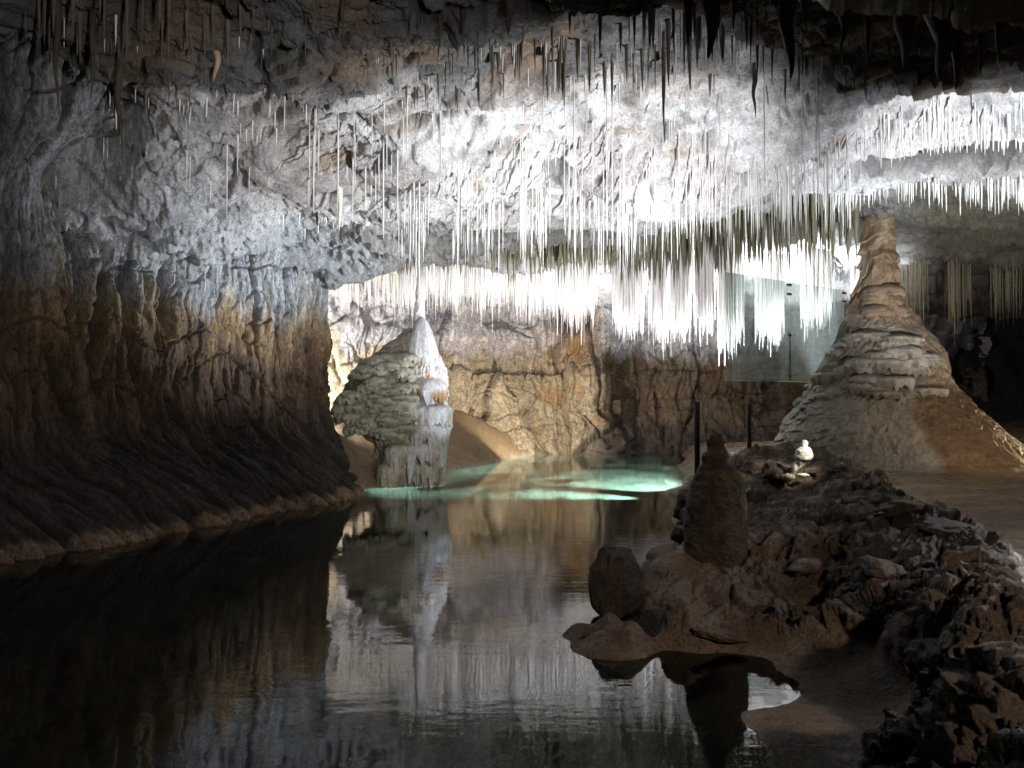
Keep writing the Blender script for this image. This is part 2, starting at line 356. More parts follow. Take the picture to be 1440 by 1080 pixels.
# ------------------------------------------------------------------ far wall
BW = [(-14, 21), (-8, 22.5), (-5.2, 22.8), (-3.6, 24.2), (-1.8, 26.6), (.4, 28.0), (2.0, 28.4), (3.35, 28.2), (3.9, 29.8), (5.5, 30.4), (9, 30), (13, 31), (20, 33)]
def build_far_wall():
    nu, nv = 620, 260
    s0, Q = path_interp(BW, 3000); Q = smooth1(Q, 50)
    key = np.interp(np.linspace(0, 1, nu), [0, .06, .9, 1], [0, .22, .72, 1]); idx = key * 2999
    Q = np.stack([np.interp(idx, np.arange(3000), Q[:, k]) for k in (0, 1)], 1); s = np.interp(idx, np.arange(3000), s0)
    T = np.gradient(Q, axis=0); T /= np.linalg.norm(T, axis=1, keepdims=True); NN = np.stack([T[:, 1], -T[:, 0]], 1)
    z = np.linspace(-.8, 8.2, nv); Sg, Z = np.meshgrid(s, z, indexing='ij'); U = np.stack([Sg, 0 * Sg, Z], -1)
    off = .9 * (1 - sm(Z, -.5, 1.5)) + .3 * sm(Z, 3.6, 4.2) + .25 * sm(Z, 4.8, 5.2)
    off = off + .22 * (sm(Z + .15 * nz(U, .8, 1, 1, 6), 3.0, 2.92) - .0) * 1
    P = np.stack([Q[:, 0][:, None] + NN[:, 0][:, None] * off, Q[:, 1][:, None] + NN[:, 1][:, None] * off, Z], -1)
    Uw = U + .35 * np.stack([nz(U, .8, 1, .8, 3), 0 * Z, nz(U, .8, 1, .8, 13)], -1)
    vd, vid = voronoi(Uw, (.62, 1, .20), 4); vd2, vid2 = voronoi(Uw, (1.6, 1, .55), 9)
    d = vid * .32 - np.exp(-(vd / .05) ** 2) * .10 + vid2 * .10 - np.exp(-(vd2 / .06) ** 2) * .06 - cracks(Uw, (.9, 1, .35), .03, 5) * .07 - cracks(Uw, (2.6, 1, 1.0), .05, 15) * .07 - cracks(Uw, (.25, 1, 1.1), .02, 25) * .12
    d = d + fbm(Uw, (1.4, 1, .4), 5, 31, .58, True) * .17 + fbm(U, (5, 1, 2.5), 3, 44) * .07
    hole = np.exp(-((Sg - np.interp(2.15, Q[:, 0], s)) / .75) ** 2 - ((Z - 5.2) / .55) ** 2)
    hole2 = np.exp(-((Sg - np.interp(-.3, Q[:, 0], s)) / 1.1) ** 2 - ((Z - 5.0) / .4) ** 2)
    d = d - hole * 1.8 - hole2 * .6
    N = normals(P); sgn = np.sign((N[..., 0] * NN[:, 0][:, None] + N[..., 1] * NN[:, 1][:, None])); N *= sgn[..., None]
    P2 = P + N * d[..., None]
    w = fbm(U, (.9, 1, .8), 4, 7)
    tanc = np.array([.37, .31, .225]); rust = np.array([.34, .215, .11]); brown = np.array([.14, .095, .06])
    c = mix(tanc, rust, (sm(fbm(U, (.7, 1, .5), 3, 19), .0, .3) * sm(P[..., 0], .4, 1.6))[..., None])
    c = mix(c, brown, (sm(P[..., 0], 3.2, 3.7) * .8)[..., None])
    c = mix(c, np.array([.56, .47, .34]), (1 - sm(P[..., 0], -4.2, -2.6))[..., None])
    zz = Z + w * .9 + .35 * sm(fbm(U, (1.5, 1, .25), 2, 3), .1, .4) * -1
    c = mix(c, np.array([.48, .46, .48]), sm(zz, 3.2, 3.9)[..., None])
    c = mix(c, rust * .8, (np.exp(-((P[..., 0] - 2.4) / 1.1) ** 2) * sm(5.6 - Z, 0, .6) * sm(Z, 2.5, 3.8))[..., None])
    c = mix(c, DRK, (np.exp(-(vd / .05) ** 2) * .25)[..., None]); c = mix(c, DRK, (hole * .9)[..., None])
    c = mix(c, np.array([.10, .075, .06]), (sm(1.2 - Z, 0, .7) * sm(P[..., 0], 1.8, 3.6))[..., None])
    return grid_obj('far_wall', P2, c, M_back, kind='structure')
build_far_wall()

def build_end_wall():
    s_, Q = path_interp([(17, 33.2), (22, 32.5), (28, 28), (29.5, 20), (29, 10), (31, 3)], 160); z = np.linspace(-.5, 8.5, 60)
    Sg, Z = np.meshgrid(s_, z, indexing='ij'); P = np.stack([Q[:, 0][:, None] + 0 * Z, Q[:, 1][:, None] + 0 * Z, Z], -1)
    P = P + normals(P) * fbm(P, .5, 5, 4, .55, True)[..., None] * .5
    return grid_obj('cave_end_wall', P, np.full(P.shape, .03), M_back, kind='structure')  # closes the black void; its darkness is put into the colour
build_end_wall()

# ------------------------------------------------------------------ banks by scattered control heights
def rbf(ctrl, X, D, eps=.02):
    C = np.array(ctrl, float); xy = C[:, :2]
    K = np.sqrt(((xy[:, None] - xy[None]) ** 2).sum(-1) + eps); n = len(C)
    A = np.zeros((n + 3, n + 3)); A[:n, :n] = -K; A[:n, n] = 1; A[:n, n + 1:] = xy; A[n, :n] = 1; A[n + 1:, :n] = xy.T
    A[:n, :n] += np.eye(n) * 1e-6
    w = np.linalg.solve(A, np.r_[C[:, 2], 0, 0, 0])
    out = np.full(X.shape, w[n]) + w[n + 1] * X + w[n + 2] * D
    for i in range(n):
        out -= w[i] * np.sqrt((X - xy[i, 0]) ** 2 + (D - xy[i, 1]) ** 2 + eps)
    return out
g_ = ground
bank_pts = [g_(805, 885, 0), g_(825, 880, .06), g_(850, 887, .08), g_(885, 890, .09), g_(925, 892, .09), g_(980, 898, .09), g_(835, 895, 0), g_(870, 903, 0), g_(950, 913, 0), g_(1040, 918, .0), g_(1085, 935, 0), g_(1125, 965, 0), g_(1095, 990, 0), g_(1040, 1000, 0), g_(1065, 1030, 0), g_(1150, 1080, 0),
            g_(1200, 950, .08), g_(1160, 925, .07), g_(1200, 1040, .06), g_(1250, 1000, .11), g_(1100, 905, .08),
            g_(950, 1000, -.3), g_(1000, 950, -.15), g_(800, 950, -.45), (1.15, 4.5, -.12), (1.3, 4.78, -.05), (1.36, 4.4, -.04), (1.0, 4.2, -.2), g_(770, 880, -.4), g_(1070, 965, -.06), g_(900, 925, -.15),
            (1.25, 4.1, -.12), g_(1075, 1010, .03), g_(1110, 1040, .03), g_(1120, 1000, .04), g_(1180, 1000, .06),
            g_(860, 872, .12), g_(940, 862, .24), g_(935, 800, .38), g_(1005, 774, .5), g_(1050, 850, .25), g_(1000, 885, .12), g_(1080, 780, .5),
            g_(905, 792, .32), g_(955, 765, .48), (1.35, 8.7, -.35), (1.0, 8.0, -.35), (.7, 7.4, -.35), (1.75, 8.9, -.3), (.1, 6.7, -.45),
            (2.15, 9.4, .62), (1.95, 9.6, -.3), (2.4, 9.8, .7), (2.0, 10.6, -.35), (2.9, 11.6, .8), (2.35, 11.8, -.35), (2.6, 13.5, -.35), (3.1, 13.2, .45), (3.0, 15.5, -.4), (3.7, 15.6, .4),
            (3.6, 18, -.4), (4.4, 18, .4), (4.3, 22, -.4), (5.2, 22, .4), (5.4, 27, -.5), (6.3, 27, .3),
            g_(1060, 742, .6), (2.9, 9.3, .7), (3.2, 10.3, .85), (3.4, 11.6, 1.12), (4.0, 12.0, 1.18), (4.5, 12.2, 1.15), (5.0, 12.4, 1.0), (3.75, 10.2, .86), (3.4, 9.4, .72), (4.3, 10.6, 1.05), (4.2, 13.2, .75),
            g_(1200, 692, .88), g_(1250, 710, .9), g_(1300, 725, .9), g_(1360, 750, .84), g_(1385, 805, .8), g_(1400, 855, .8), g_(1430, 965, .8),
            g_(1150, 800, .45), g_(1200, 860, .38), g_(1300, 850, .6), g_(1250, 780, .65), g_(1150, 730, .72), g_(1120, 860, .3), g_(1150, 880, .15), g_(1220, 900, .22),
            g_(1272, 960, .14), g_(1272, 1060, .13), g_(1340, 960, .62), g_(1330, 1060, .5), (1.5, 2.2, .85), (1.3, 3.0, .2), (1.3, 1.0, .8), (.6, 2.0, -.3), (0, 3, -.5), (-1, 1, -.5),
            (4.7, 8.2, .68), (4.6, 6.6, .68), (3.55, 5.0, .68), (3.0, 4.0, .68), (2.4, 3.0, .68), (2.3, 1.5, .68), (5.2, 9.6, .68), (5.8, 11.6, .7), (6.4, 13, .72), (9, 14, .75), (9, 9, .68), (7, 6, .68), (5, 3, .68), (14, 12, .7),
            (12, 18, .9), (16, 26, .8), (8, 20, .6), (10, 27, .5), (6.0, 15.5, .7), (5, 17, .6)]
def bank_h(X, D):
    return rbf(bank_pts, X, D)
def floor_mask(X, D):                                  # 1 on the trodden floor right of the rimstone crest
    cx = np.interp(D, [0, 3, 4.1, 5, 6.4, 7.2, 8, 9.1, 10.6, 12.4, 14, 18, 28], [1.9, 2.05, 2.65, 3.15, 3.9, 4.1, 4.25, 4.5, 5.0, 5.4, 4.6, 5.2, 7])
    return sm(X - cx, 0, .35)
def build_bank():
    nu, nv = 820, 620
    ta = np.linspace(-.35, 1.25, nu); q = np.linspace(1 / 1.6, 1 / 30., nv)
    q = np.r_[np.linspace(1 / 1.2, 1 / 2.6, 90, endpoint=False), np.linspace(1 / 2.6, 1 / 30., nv - 90)]
    A, Q = np.meshgrid(ta, q, indexing='ij'); D = 1 / Q; X = D * A
    X = X + .0
    h = bank_h(X, D)
    h = np.where(h < -.22, h - 8 * (-.22 - h), h); h = np.maximum(h, -2.5)
    P = np.stack([X, D, h], -1)
    fm = floor_mask(X, D)
    h0 = mix(h, .69 + .0 * X + .012 * nz(P, .9, .9, 0, 3), fm * (1 - sm(D, 15, 20)))
    P[..., 2] = h0
    beach = (1 - sm(h, .16, .32)) * (1 - sm(D, 5.9, 6.3)) * sm(X, .9, 1.1)
    rocky = (1 - fm) * (1 - beach) * sm(h, .05, .28)
    Pw = P + .22 * np.stack([nz(P, 1.3, 1.3, 1.3, 3), nz(P, 1.3, 1.3, 1.3, 9), nz(P, 1.3, 1.3, 1.3, 19)], -1)
    vd, vid = voronoi(Pw, (2.6, 2.6, 2.6), 5); vd2, vid2 = voronoi(Pw, (6.5, 6.5, 6.5), 8)
    far = 1.0
    d = rocky * far * (vid * .06 - np.exp(-(vd / .10) ** 2) * .06 + vid2 * .022 - np.exp(-(vd2 / .12) ** 2) * .025 + fbm(Pw, (2.0, 3.0, 3.0), 4, 31, .6, True) * .11 + fbm(Pw, 9, 3, 71, .6, True) * .035)
    soft = np.clip(np.exp(-((X - 1.7) / .7) ** 2 - ((D - 7.5) / .7) ** 2) + np.exp(-((X - 1.2) / .55) ** 2 - ((D - 6.9) / .7) ** 2), 0, 1)       # smooth silt dome that carries the stalagmite
    d = d * (1 - .7 * soft) * (1 - .8 * np.exp(-((X - 3.6) / .4) ** 2 - ((D - 9.6) / .9) ** 2))
    d = d + (1 - rocky) * fbm(P, 3.0, 3, 5) * .012 + beach * fbm(P, (9, 9, 9), 3, 5) * .006
    N = normals(P); N *= np.where(N[..., 2:3] < 0, -1, 1)
    P2 = P + N * d[..., None]
    # a ragged lip where the crest meets the floor
    dk = np.array([.065, .046, .034]); lt = np.array([.19, .135, .095])
    c = mix(dk, lt, (sm(fbm(P, 1.1, 3, 9), -.1, .4) * .55)[..., None])
    c = mix(c, lt * 1.15, (soft * .9)[..., None])
    c = mix(c, np.array([.20, .15, .115]), beach[..., None])
    c = mix(c, np.array([.19, .125, .075]), (sm(D, 9.5, 11) * (1 - fm) * .6)[..., None])
    fl = mix(np.array([.20, .135, .085]), np.array([.30, .22, .15]), sm(fbm(P, (.6, 1.6, 1), 4, 4), -.1, .3))
    c = mix(c, fl, fm[..., None])
    c = mix(c, np.array([.12, .10, .08]), (np.clip(-h * 3, 0, 1))[..., None])
    c = mix(c, np.array([.40, .42, .37]), (np.clip(-h * 6, 0, 1) * sm(D, 13, 15))[..., None])
    me = new_mesh('lake_bank', P2, grid_faces(nu, nv), c, True, M_bank); me.materials.append(M_floor)
    fq = (fm[:-1, :-1] > .5).ravel(); me.polygons.foreach_set('material_index', fq.astype(np.int32)); 
    return link('lake_bank', me, kind='structure')
build_bank()

mud_pts = [(-1.7, 20.6, 0), (-.44, 24, 0), (1.6, 28.0, 0), (3.2, 28.2, .05), (-1.9, 26, 1.6), (-.5, 27.2, 1.1), (.6, 27.9, .7), (-3, 24.5, 1.5), (-2.3, 22.5, .7), (-4, 21.5, 1.1), (-6, 21, 1.4), (-9, 21, 1.5),
           (-3.2, 19.4, .5), (-2.4, 19.6, .0), (-4.5, 19, .9), (-7, 18.8, 1.4), (-1, 21, -.5), (0, 24, -.6), (2, 26.8, -.45), (4, 28, -.5), (-1.5, 19, -.5), (-2.5, 17.5, -.4), (-3.66, 18.0, .75), (-4.16, 17.8, 1.2), (-3.05, 17.6, .1), (-3.4, 18.8, .7), (-4.6, 18.4, 1.35),
           (4.4, 24.5, -.48), (0, 19.5, -.5), (1.5, 22, -.5), (2.5, 24, -.5), (2.6, 15.8, -.42), (1.2, 16.4, -.42), (0, 16.9, -.42), (-1.4, 17.5, -.4), (2.6, 14.4, -.9), (0, 15.2, -.9), (-2, 15.8, -.9), (3.5, 22, -.5), (3.5, 25.5, -.48), (4.5, 27.5, -.48), (.5, 25.5, -.45), (2.4, 20, -.5), (0, 10, -.9), (-4, 10, -.8), (-7, 4, -.9), (-9, 12, -.9), (0, 4, -.9), (3, 19, -.5), (6, 28.5, -.5), (10, 33, -.9), (0, 32, -.5), (-6, 28, 1.6), (0, 1, -.8), (-12, 25, 1.5), (-12, 0, -.9), (8, 22, -.9), (4, 10, -.9)]
def build_bed():
    nu, nv = 260, 420
    ta = np.linspace(-.85, .5, nu); q = np.linspace(1 / 2.5, 1 / 32., nv); A, Q = np.meshgrid(ta, q, indexing='ij'); D = 1 / Q; X = D * A
    h = rbf(mud_pts, X, D, .2); P = np.stack([X, D, h], -1)
    P[..., 2] += fbm(P, .9, 4, 3) * .10 + fbm(P, (3, 3, 3), 3, 3) * .035 * sm(h, -.1, .3)
    c = mix(np.array([.42, .45, .40]), np.array([.23, .165, .10]), sm(h, -.15, .1))
    c = mix(c, c * .6, (sm(fbm(P, 1.2, 3, 8), .1, .4) * .5)[..., None])
    c = mix(c, np.array([.10, .085, .06]), (1 - sm(D + .8 * fbm(P, .5, 2, 8) - .12 * X, 13.5, 16))[..., None])
    return grid_obj('lake_bed', P, c, M_bed, kind='structure')
build_bed()

# ------------------------------------------------------------------ lake surface
def build_water():
    m = bpy.data.materials.new('lake_water'); m.use_nodes = True; t = m.node_tree; n = t.nodes; l = t.links
    b = n['Principled BSDF']; b.inputs['Base Color'].default_value = (.72, .92, .84, 1); b.inputs['Roughness'].default_value = .004
    b.inputs['IOR'].default_value = 1.38; b.inputs['Transmission Weight'].default_value = 1.0
    g = n.new('ShaderNodeNewGeometry'); v = n.new('ShaderNodeVectorMath'); v.operation = 'MULTIPLY'; v.inputs[1].default_value = (.55, 1.5, 1)
    l.new(g.outputs['Position'], v.inputs[0])
    n1 = n.new('ShaderNodeTexNoise'); n1.inputs['Scale'].default_value = 5.5; n1.inputs['Detail'].default_value = 3
    n2 = n.new('ShaderNodeTexNoise'); n2.inputs['Scale'].default_value = .5; n2.inputs['Detail'].default_value = 2
    l.new(v.outputs[0], n1.inputs['Vector']); l.new(v.outputs[0], n2.inputs['Vector'])
    mm = n.new('ShaderNodeMath'); mm.operation = 'MULTIPLY'; l.new(n1.outputs['Fac'], mm.inputs[0])
    r = n.new('ShaderNodeMapRange'); r.inputs['From Min'].default_value = .4; r.inputs['From Max'].default_value = .65; l.new(n2.outputs['Fac'], r.inputs['Value']); r.inputs['To Min'].default_value = .25
    l.new(r.outputs[0], mm.inputs[1])
    bp = n.new('ShaderNodeBump'); bp.inputs['Strength'].default_value = .25; bp.inputs['Distance'].default_value = .012
    l.new(mm.outputs[0], bp.inputs['Height']); l.new(bp.outputs[0], b.inputs['Normal'])
    V = np.array([(-16, -4, 0), (12, -4, 0), (12, 34, 0), (-16, 34, 0)], float)
    me = new_mesh('lake_water', V, np.array([[0, 1, 2, 3]]), None, False, m)
    return link('lake_water', me, kind='structure')
build_water()

# ------------------------------------------------------------------ lathe-like flowstone bodies
def flow_body(name, ax, left, right, zz, n_th, n_z, mat, colf, terr, parent=None, depth=1.0, seed=0, amp=1.0):
    """left/right: radii of the silhouette at heights zz, blended round the axis."""
    th = np.linspace(0, 2 * math.pi, n_th, endpoint=False); z = np.linspace(zz[0], zz[-1], n_z)
    L = np.interp(z, zz, left); R = np.interp(z, zz, right)
    k = max(3, n_z // 60); w = np.hanning(k + 2)[1:-1]; w /= w.sum()
    L = np.convolve(np.pad(L, k // 2, 'edge'), w, 'valid')[:n_z]; R = np.convolve(np.pad(R, k // 2, 'edge'), w, 'valid')[:n_z]
    Tg, Z = np.meshgrid(th, z, indexing='ij'); cs = np.cos(Tg)
    t = sm(cs, -.85, .85)
    r = L * (1 - t) + R * t
    rr = (L + R) / 2
    rb = np.where(np.sin(Tg) < 0, np.minimum(r, rr * depth + 0 * r), r)
    r = mix(r, np.minimum(r, rr * depth), np.abs(np.sin(Tg)))
    P = np.stack([ax[0] + r * cs, ax[1] + r * np.sin(Tg), Z], -1)
    V = P - np.array([ax[0], ax[1], 0])
    d, info = terr(V, Tg, Z, r)
    N = np.stack([cs, np.sin(Tg), 0 * cs], -1)
    P2 = P + N * (d * amp)[..., None]
    P2[..., 2] -= np.clip(d, 0, 1) * .25
    c = colf(V, Tg, Z, info)
    return grid_obj(name, P2, c, mat, parent, wrap=True)
def terraces(V, Tg, Z, r, step=.30, a=.10, seed=0, lo=0, hi=99, flute=.05, mask=None):
    q = Z / step + 1.1 * nz(V, 1.3, 1.3, .9, seed) + .7 * nz(V, 3.6, 3.6, 2.0, seed + 5)
    fr = q - np.floor(q); idn = np.floor(q)
    shelf = sm(fr, .0, .16) * (1 - fr) ** 1.1 * 1.6                 # rounded lip, deep undercut above the next tier
    Vf = V.copy(); Vf[..., 2] = idn * 3.1 + fr * .12
    fl = fbm(Vf, (8, 8, 1), 3, seed + 3, .6, True)                   # a hanging fringe, different on every tier
    m = sm(Z, lo, lo + .15) * (1 - sm(Z, hi - .15, hi)) * (.3 + .9 * sm(nz(V, 2.2, 2.2, 2.2, seed + 30), -.25, .2))
    if mask is not None: m = m * mask
    d = m * (a * shelf + flute * (fl * (.5 + .8 * sm(fr, .3, .95)) + .2)) + fbm(V, 2.0, 3, seed + 9) * .05 + fbm(V, (7, 7, 4), 3, seed + 13, .6) * .045
    return d, fr * m

def tier_mesh(name, R, hd, hf, seed, colA, colB, nth=110, fw=.05, squash=1.0, pointy=0):
    """a domed cap of flowstone whose rim hangs down as a ragged fringe of drips"""
    th = np.linspace(0, 2 * math.pi, nth, endpoint=False); nd, nf_, nu_ = 14, 14, 4
    C = np.stack([np.cos(th) * R / fw * .35, np.sin(th) * R / fw * .35, np.full(nth, seed * 1.7)], -1)
    n1 = perlin(C); n2 = perlin(C * 2.1 + 7); n3 = perlin(C * .35 + 3)
    ln = np.clip(.45 + .8 * np.abs(n1) + .5 * n2, .12, 1.5); wob = 1 + .18 * n3
    rows = []
    for k in range(nd):
        a_ = k / (nd - 1) * math.pi / 2
        rows.append((R * mix(math.sin(a_), (k / (nd - 1)) ** 1.15, pointy) * wob * (1 + .05 * n2 * math.sin(a_) ** 4), np.full(nth, -hd * (1 - math.cos(a_)))))
    for k in range(1, nf_ + 1):
        t = k / nf_
        rows.append((R * wob * (1 + .02 - .12 * t + (.10 * (1 - 2 * np.abs(n1)) + .06 * n2) * min(1, t * 2.2)), -hd - hf * t * ln))
    for k in range(1, nu_ + 1):
        t = k / nu_
        rows.append((R * wob * (.9 - .5 * t), -hd - hf * ln * (1 - .5 * t)))
    r = np.stack([a_[0] * np.ones(nth) for a_ in rows], 1); z = np.stack([a_[1] for a_ in rows], 1)
    P = np.stack([r * np.cos(th)[:, None], r * np.sin(th)[:, None] * squash, z], -1)
    P += fbm(P + seed, 9, 3, 3)[..., None] * .018
    t = np.linspace(0, 1, P.shape[1])[None] * np.ones((nth, 1))
    c = mix(np.array(colA), np.array(colB), sm(t, .35, .6) * sm(perlin(C * .6 + 31), -.2, .25)[:, None])
    c = c * (1 + .3 * fbm(P + seed, (6, 6, 3), 3, 9)[..., None])
    return new_mesh(name, P, grid_faces(nth, P.shape[1], True), c, True, M_flow)

def build_lake_column():
    root = link('flowstone_column', None, label='pale grey flowstone stalagmite with orange drapery standing in the lake beside the left wall', category='stalagmite')
    k = 18 / F
    ys = [690, 680, 662, 645, 625, 605, 590, 575, 562, 552, 540, 520, 505, 490, 475, 462]
    lf = [62, 62, 58, 62, 66, 88, 112, 122, 118, 108, 104, 92, 76, 56, 34, 20]
    rt = [34, 35, 38, 32, 38, 43, 42, 41, 35, 39, 40, 37, 30, 20, 10, 7]
    zs = [CH - (y - HY) * k for y in ys]
    ax = ((590 - CX) * k, 18.0)
    root.location = (ax[0], ax[1], 0)
    def terr(V, Tg, Z, r):
        rightp = sm(np.cos(Tg), -.2, .35)
        d1, f1 = terraces(V, Tg, Z, r, .26, .04, 3, -.5, 99, .03, 1 - rightp)
        dr, f2 = terraces(V, Tg, Z, r, .70, .02, 23, -.5, 99, .05, rightp)
        return d1 * 1 + dr * .9 - .02, f2 * rightp
    def colf(V, Tg, Z, fr):
        base = mix(np.array([.30, .275, .215]), np.array([.62, .60, .58]), sm(np.cos(Tg), -.15, .3) * .8)  # right side paler: lamplight on it painted into the colour
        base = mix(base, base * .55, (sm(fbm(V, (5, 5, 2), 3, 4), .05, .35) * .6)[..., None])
        o = sm(fbm(V, (6, 6, .3), 2, 14), .0, .25) * sm(np.cos(Tg), .0, .3) * np.clip(np.exp(-((Z - 2.35) / .32) ** 2) + .8 * np.exp(-((Z - 1.75) / .2) ** 2) + .3, 0, 1)
        base = mix(base, np.array([.42, .20, .07]), (o * .85)[..., None])
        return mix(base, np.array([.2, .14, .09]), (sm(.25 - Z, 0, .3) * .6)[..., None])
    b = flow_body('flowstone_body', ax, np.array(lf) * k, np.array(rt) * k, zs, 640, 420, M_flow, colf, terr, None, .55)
    b.parent = root; b.matrix_parent_inverse.identity(); b.location = (-ax[0], -ax[1], 0)
    # slender shaft rising to the roof
    ys = [480, 470, 455, 440, 425, 410, 395, 380, 360, 330]
    rr = [13, 11, 9, 8, 6, 5, 4.2, 4.0, 4.5, 7]
    z2 = [CH - (y - HY) * k for y in ys]
    s = flow_body('shaft', ax, np.array(rr) * k, np.array(rr) * k, z2, 48, 160, M_flow, lambda V, T, Z, i: np.full(V.shape, .62) * np.array([1, .98, .96]),
                  lambda V, T, Z, r: (fbm(V, (6, 6, 5), 3, 5) * .05, 0 * Z), None, 1)
    s.parent = root; s.location = (-ax[0], -ax[1], 0)
build_lake_column()

def lake_tiers():
    root = bpy.data.objects['flowstone_column']; k = 18 / F; bx, by = root.location[0], root.location[1]
    SY = lambda x, py: -.62 * math.sqrt(max(.02, 1 - (x / (np.interp(py, [462, 490, 520, 562, 606], [24, 60, 94, 122, 110]) * k)) ** 2)) * min(1, (py - 440) / 70)
    wh = (.56, .56, .57); og = (.34, .20, .095); gr = (.36, .335, .27); gd = (.20, .18, .13)
    def put(px, py, dy, R, hd, hf, a, b, fw=.05, sq=1.0, pointy=0):
        put.n += 1
        o = link('drapery_tier', tier_mesh('drapery_tier', R, hd, hf, 3 + put.n, a, b, fw=fw, squash=sq, pointy=pointy), root)
        p = at(px, py, 18.0); o.location = (p[0] - bx, dy, p[2]); o.rotation_euler = (0, 0, put.n * 1.3)
    put.n = 0
    r = np.random.default_rng(4)
    # right hand stack, lamplit look put into its pale colour
    put(594, 446, -.12, .46, 1.22, .62, wh, og, .07, 1.0, .75)
    put(604, 530, -.32, .46, .30, .45, wh, og, .06)
    put(606, 566, -.30, .50, .16, .50, wh, (.40, .36, .30), .06); put(600, 590, -.34, .48, .2, .75, wh, (.45, .42, .38), .06)
    put(596, 616, -.3, .52, .2, .62, wh, (.40, .33, .25), .07); put(598, 644, -.25, .44, .16, .5, (.46, .42, .36), (.28, .22, .15), .06)
    put(570, 620, -.45, .40, .2, .7, (.44, .43, .38), (.3, .28, .22), .06); put(558, 646, -.42, .36, .2, .55, (.42, .38, .31), (.25, .20, .14), .06)
    put(572, 556, -.55, .34, .2, .5, gr, gd, .05)
    # soft grey ledges stepping down to the left
    for i in range(64):
        t = r.uniform(0, 1) ** .8; py = 488 + 118 * t
        xl = np.interp(py, [462, 475, 490, 505, 520, 540, 562, 590, 606], [572, 560, 540, 518, 500, 487, 474, 484, 505])
        f = r.uniform(0, 1); px = xl + 14 + f * (578 - xl - 14)
        put(px, py - 4, SY((px - 590) * k, py) * .9, r.uniform(.18, .40), r.uniform(.10, .2), r.uniform(.06, .18), gr, gd, .06)
lake_tiers()

def build_big_column():
    root = link('calcite_column', None, label='tall brown column rising from a broad flowstone cone to the ceiling at the right', category='column')
    D0 = 16.2; k = D0 / F; ax = ((1240 - CX) * k, D0); root.location = (ax[0], ax[1], .7)
    ys = [672, 655, 640, 620, 600, 570, 540, 500, 470, 452, 440]
    lf = [160, 150, 143, 138, 130, 110, 89, 69, 55, 46, 42]
    rt = [350, 275, 210, 176, 152, 114, 92, 80, 60, 42, 36]
    zs = [CH - (y - HY) * k for y in ys]
    def terr(V, Tg, Z, r):
        ml = sm(-np.cos(Tg), -.75, -.1)
        d1, f = terraces(V, Tg, Z, r, .34, .05, 43, 2.0, 3.75, .05, ml)
        edge = sm(-np.cos(Tg), .75, .95)
        d2, f2 = terraces(V, Tg, Z, r, .16, .05, 53, .6, 2.2, .02, edge)
        bul = .08 * np.exp(-((Z - 3.0) / .42) ** 2) * sm(np.cos(Tg), .2, .9)
        return d1 + d2 + bul + fbm(V, 1.1, 3, 63) * .10 + fbm(V, (3, 3, 2.2), 3, 66) * .03, f
    def colf(V, Tg, Z, fr):
        b = mix(np.array([.34, .31, .255]), np.array([.185, .12, .075]), sm(np.cos(Tg) + .5 * fbm(V, .8, 3, 6), -.25, .05))
        b = mix(b, np.array([.27, .215, .16]), (sm(Z, 2.1, 2.3) * .8)[..., None])
        b = mix(b, b * .6, (sm(fbm(V, (2.5, 2.5, 1.2), 4, 4), .05, .35) * .45)[..., None])
        return b
    b = flow_body('cone', ax, np.array(lf) * k, np.array(rt) * k, zs[::1], 900, 330, M_flow, colf, terr, None, .95)
    b.parent = root; b.location = (-ax[0], -ax[1], -.7)
    ys = [480, 462, 450, 435, 415, 400, 380, 350, 320, 300, 275, 235]
    lf = [40, 41, 43, 41, 33, 28, 27, 24, 22, 20, 19, 19]
    rt = [40, 41, 40, 35, 24, 19, 17, 17, 18, 18, 19, 19]
    z2 = [CH - (y - HY) * k for y in ys]
    def terr2(V, Tg, Z, r):
        d, f = terraces(V, Tg, Z, r, .42, .07, 83, 0, 99, .02)
        return (d + fbm(V, (3.5, 3.5, .8), 3, 5, .5, True) * .05 - .03) * (1 - .85 * sm(Z, 5.2, 5.7)), f
    def col2(V, Tg, Z, fr):
        b = mix(np.array([.25, .165, .10]), np.array([.36, .27, .17]), sm(fbm(V, (2, 2, 1), 4, 4), -.1, .3))
        return mix(b, np.array([.09, .06, .04]), (sm(fbm(V, (3, 3, 1), 3, 54), .15, .4) * .6)[..., None])
    s = flow_body('shaft', ax, np.array(lf) * k, np.array(rt) * k, z2, 260, 300, M_flow, col2, terr2, None, 1)
    s.parent = root; s.location = (-ax[0], -ax[1], -.7)
build_big_column()

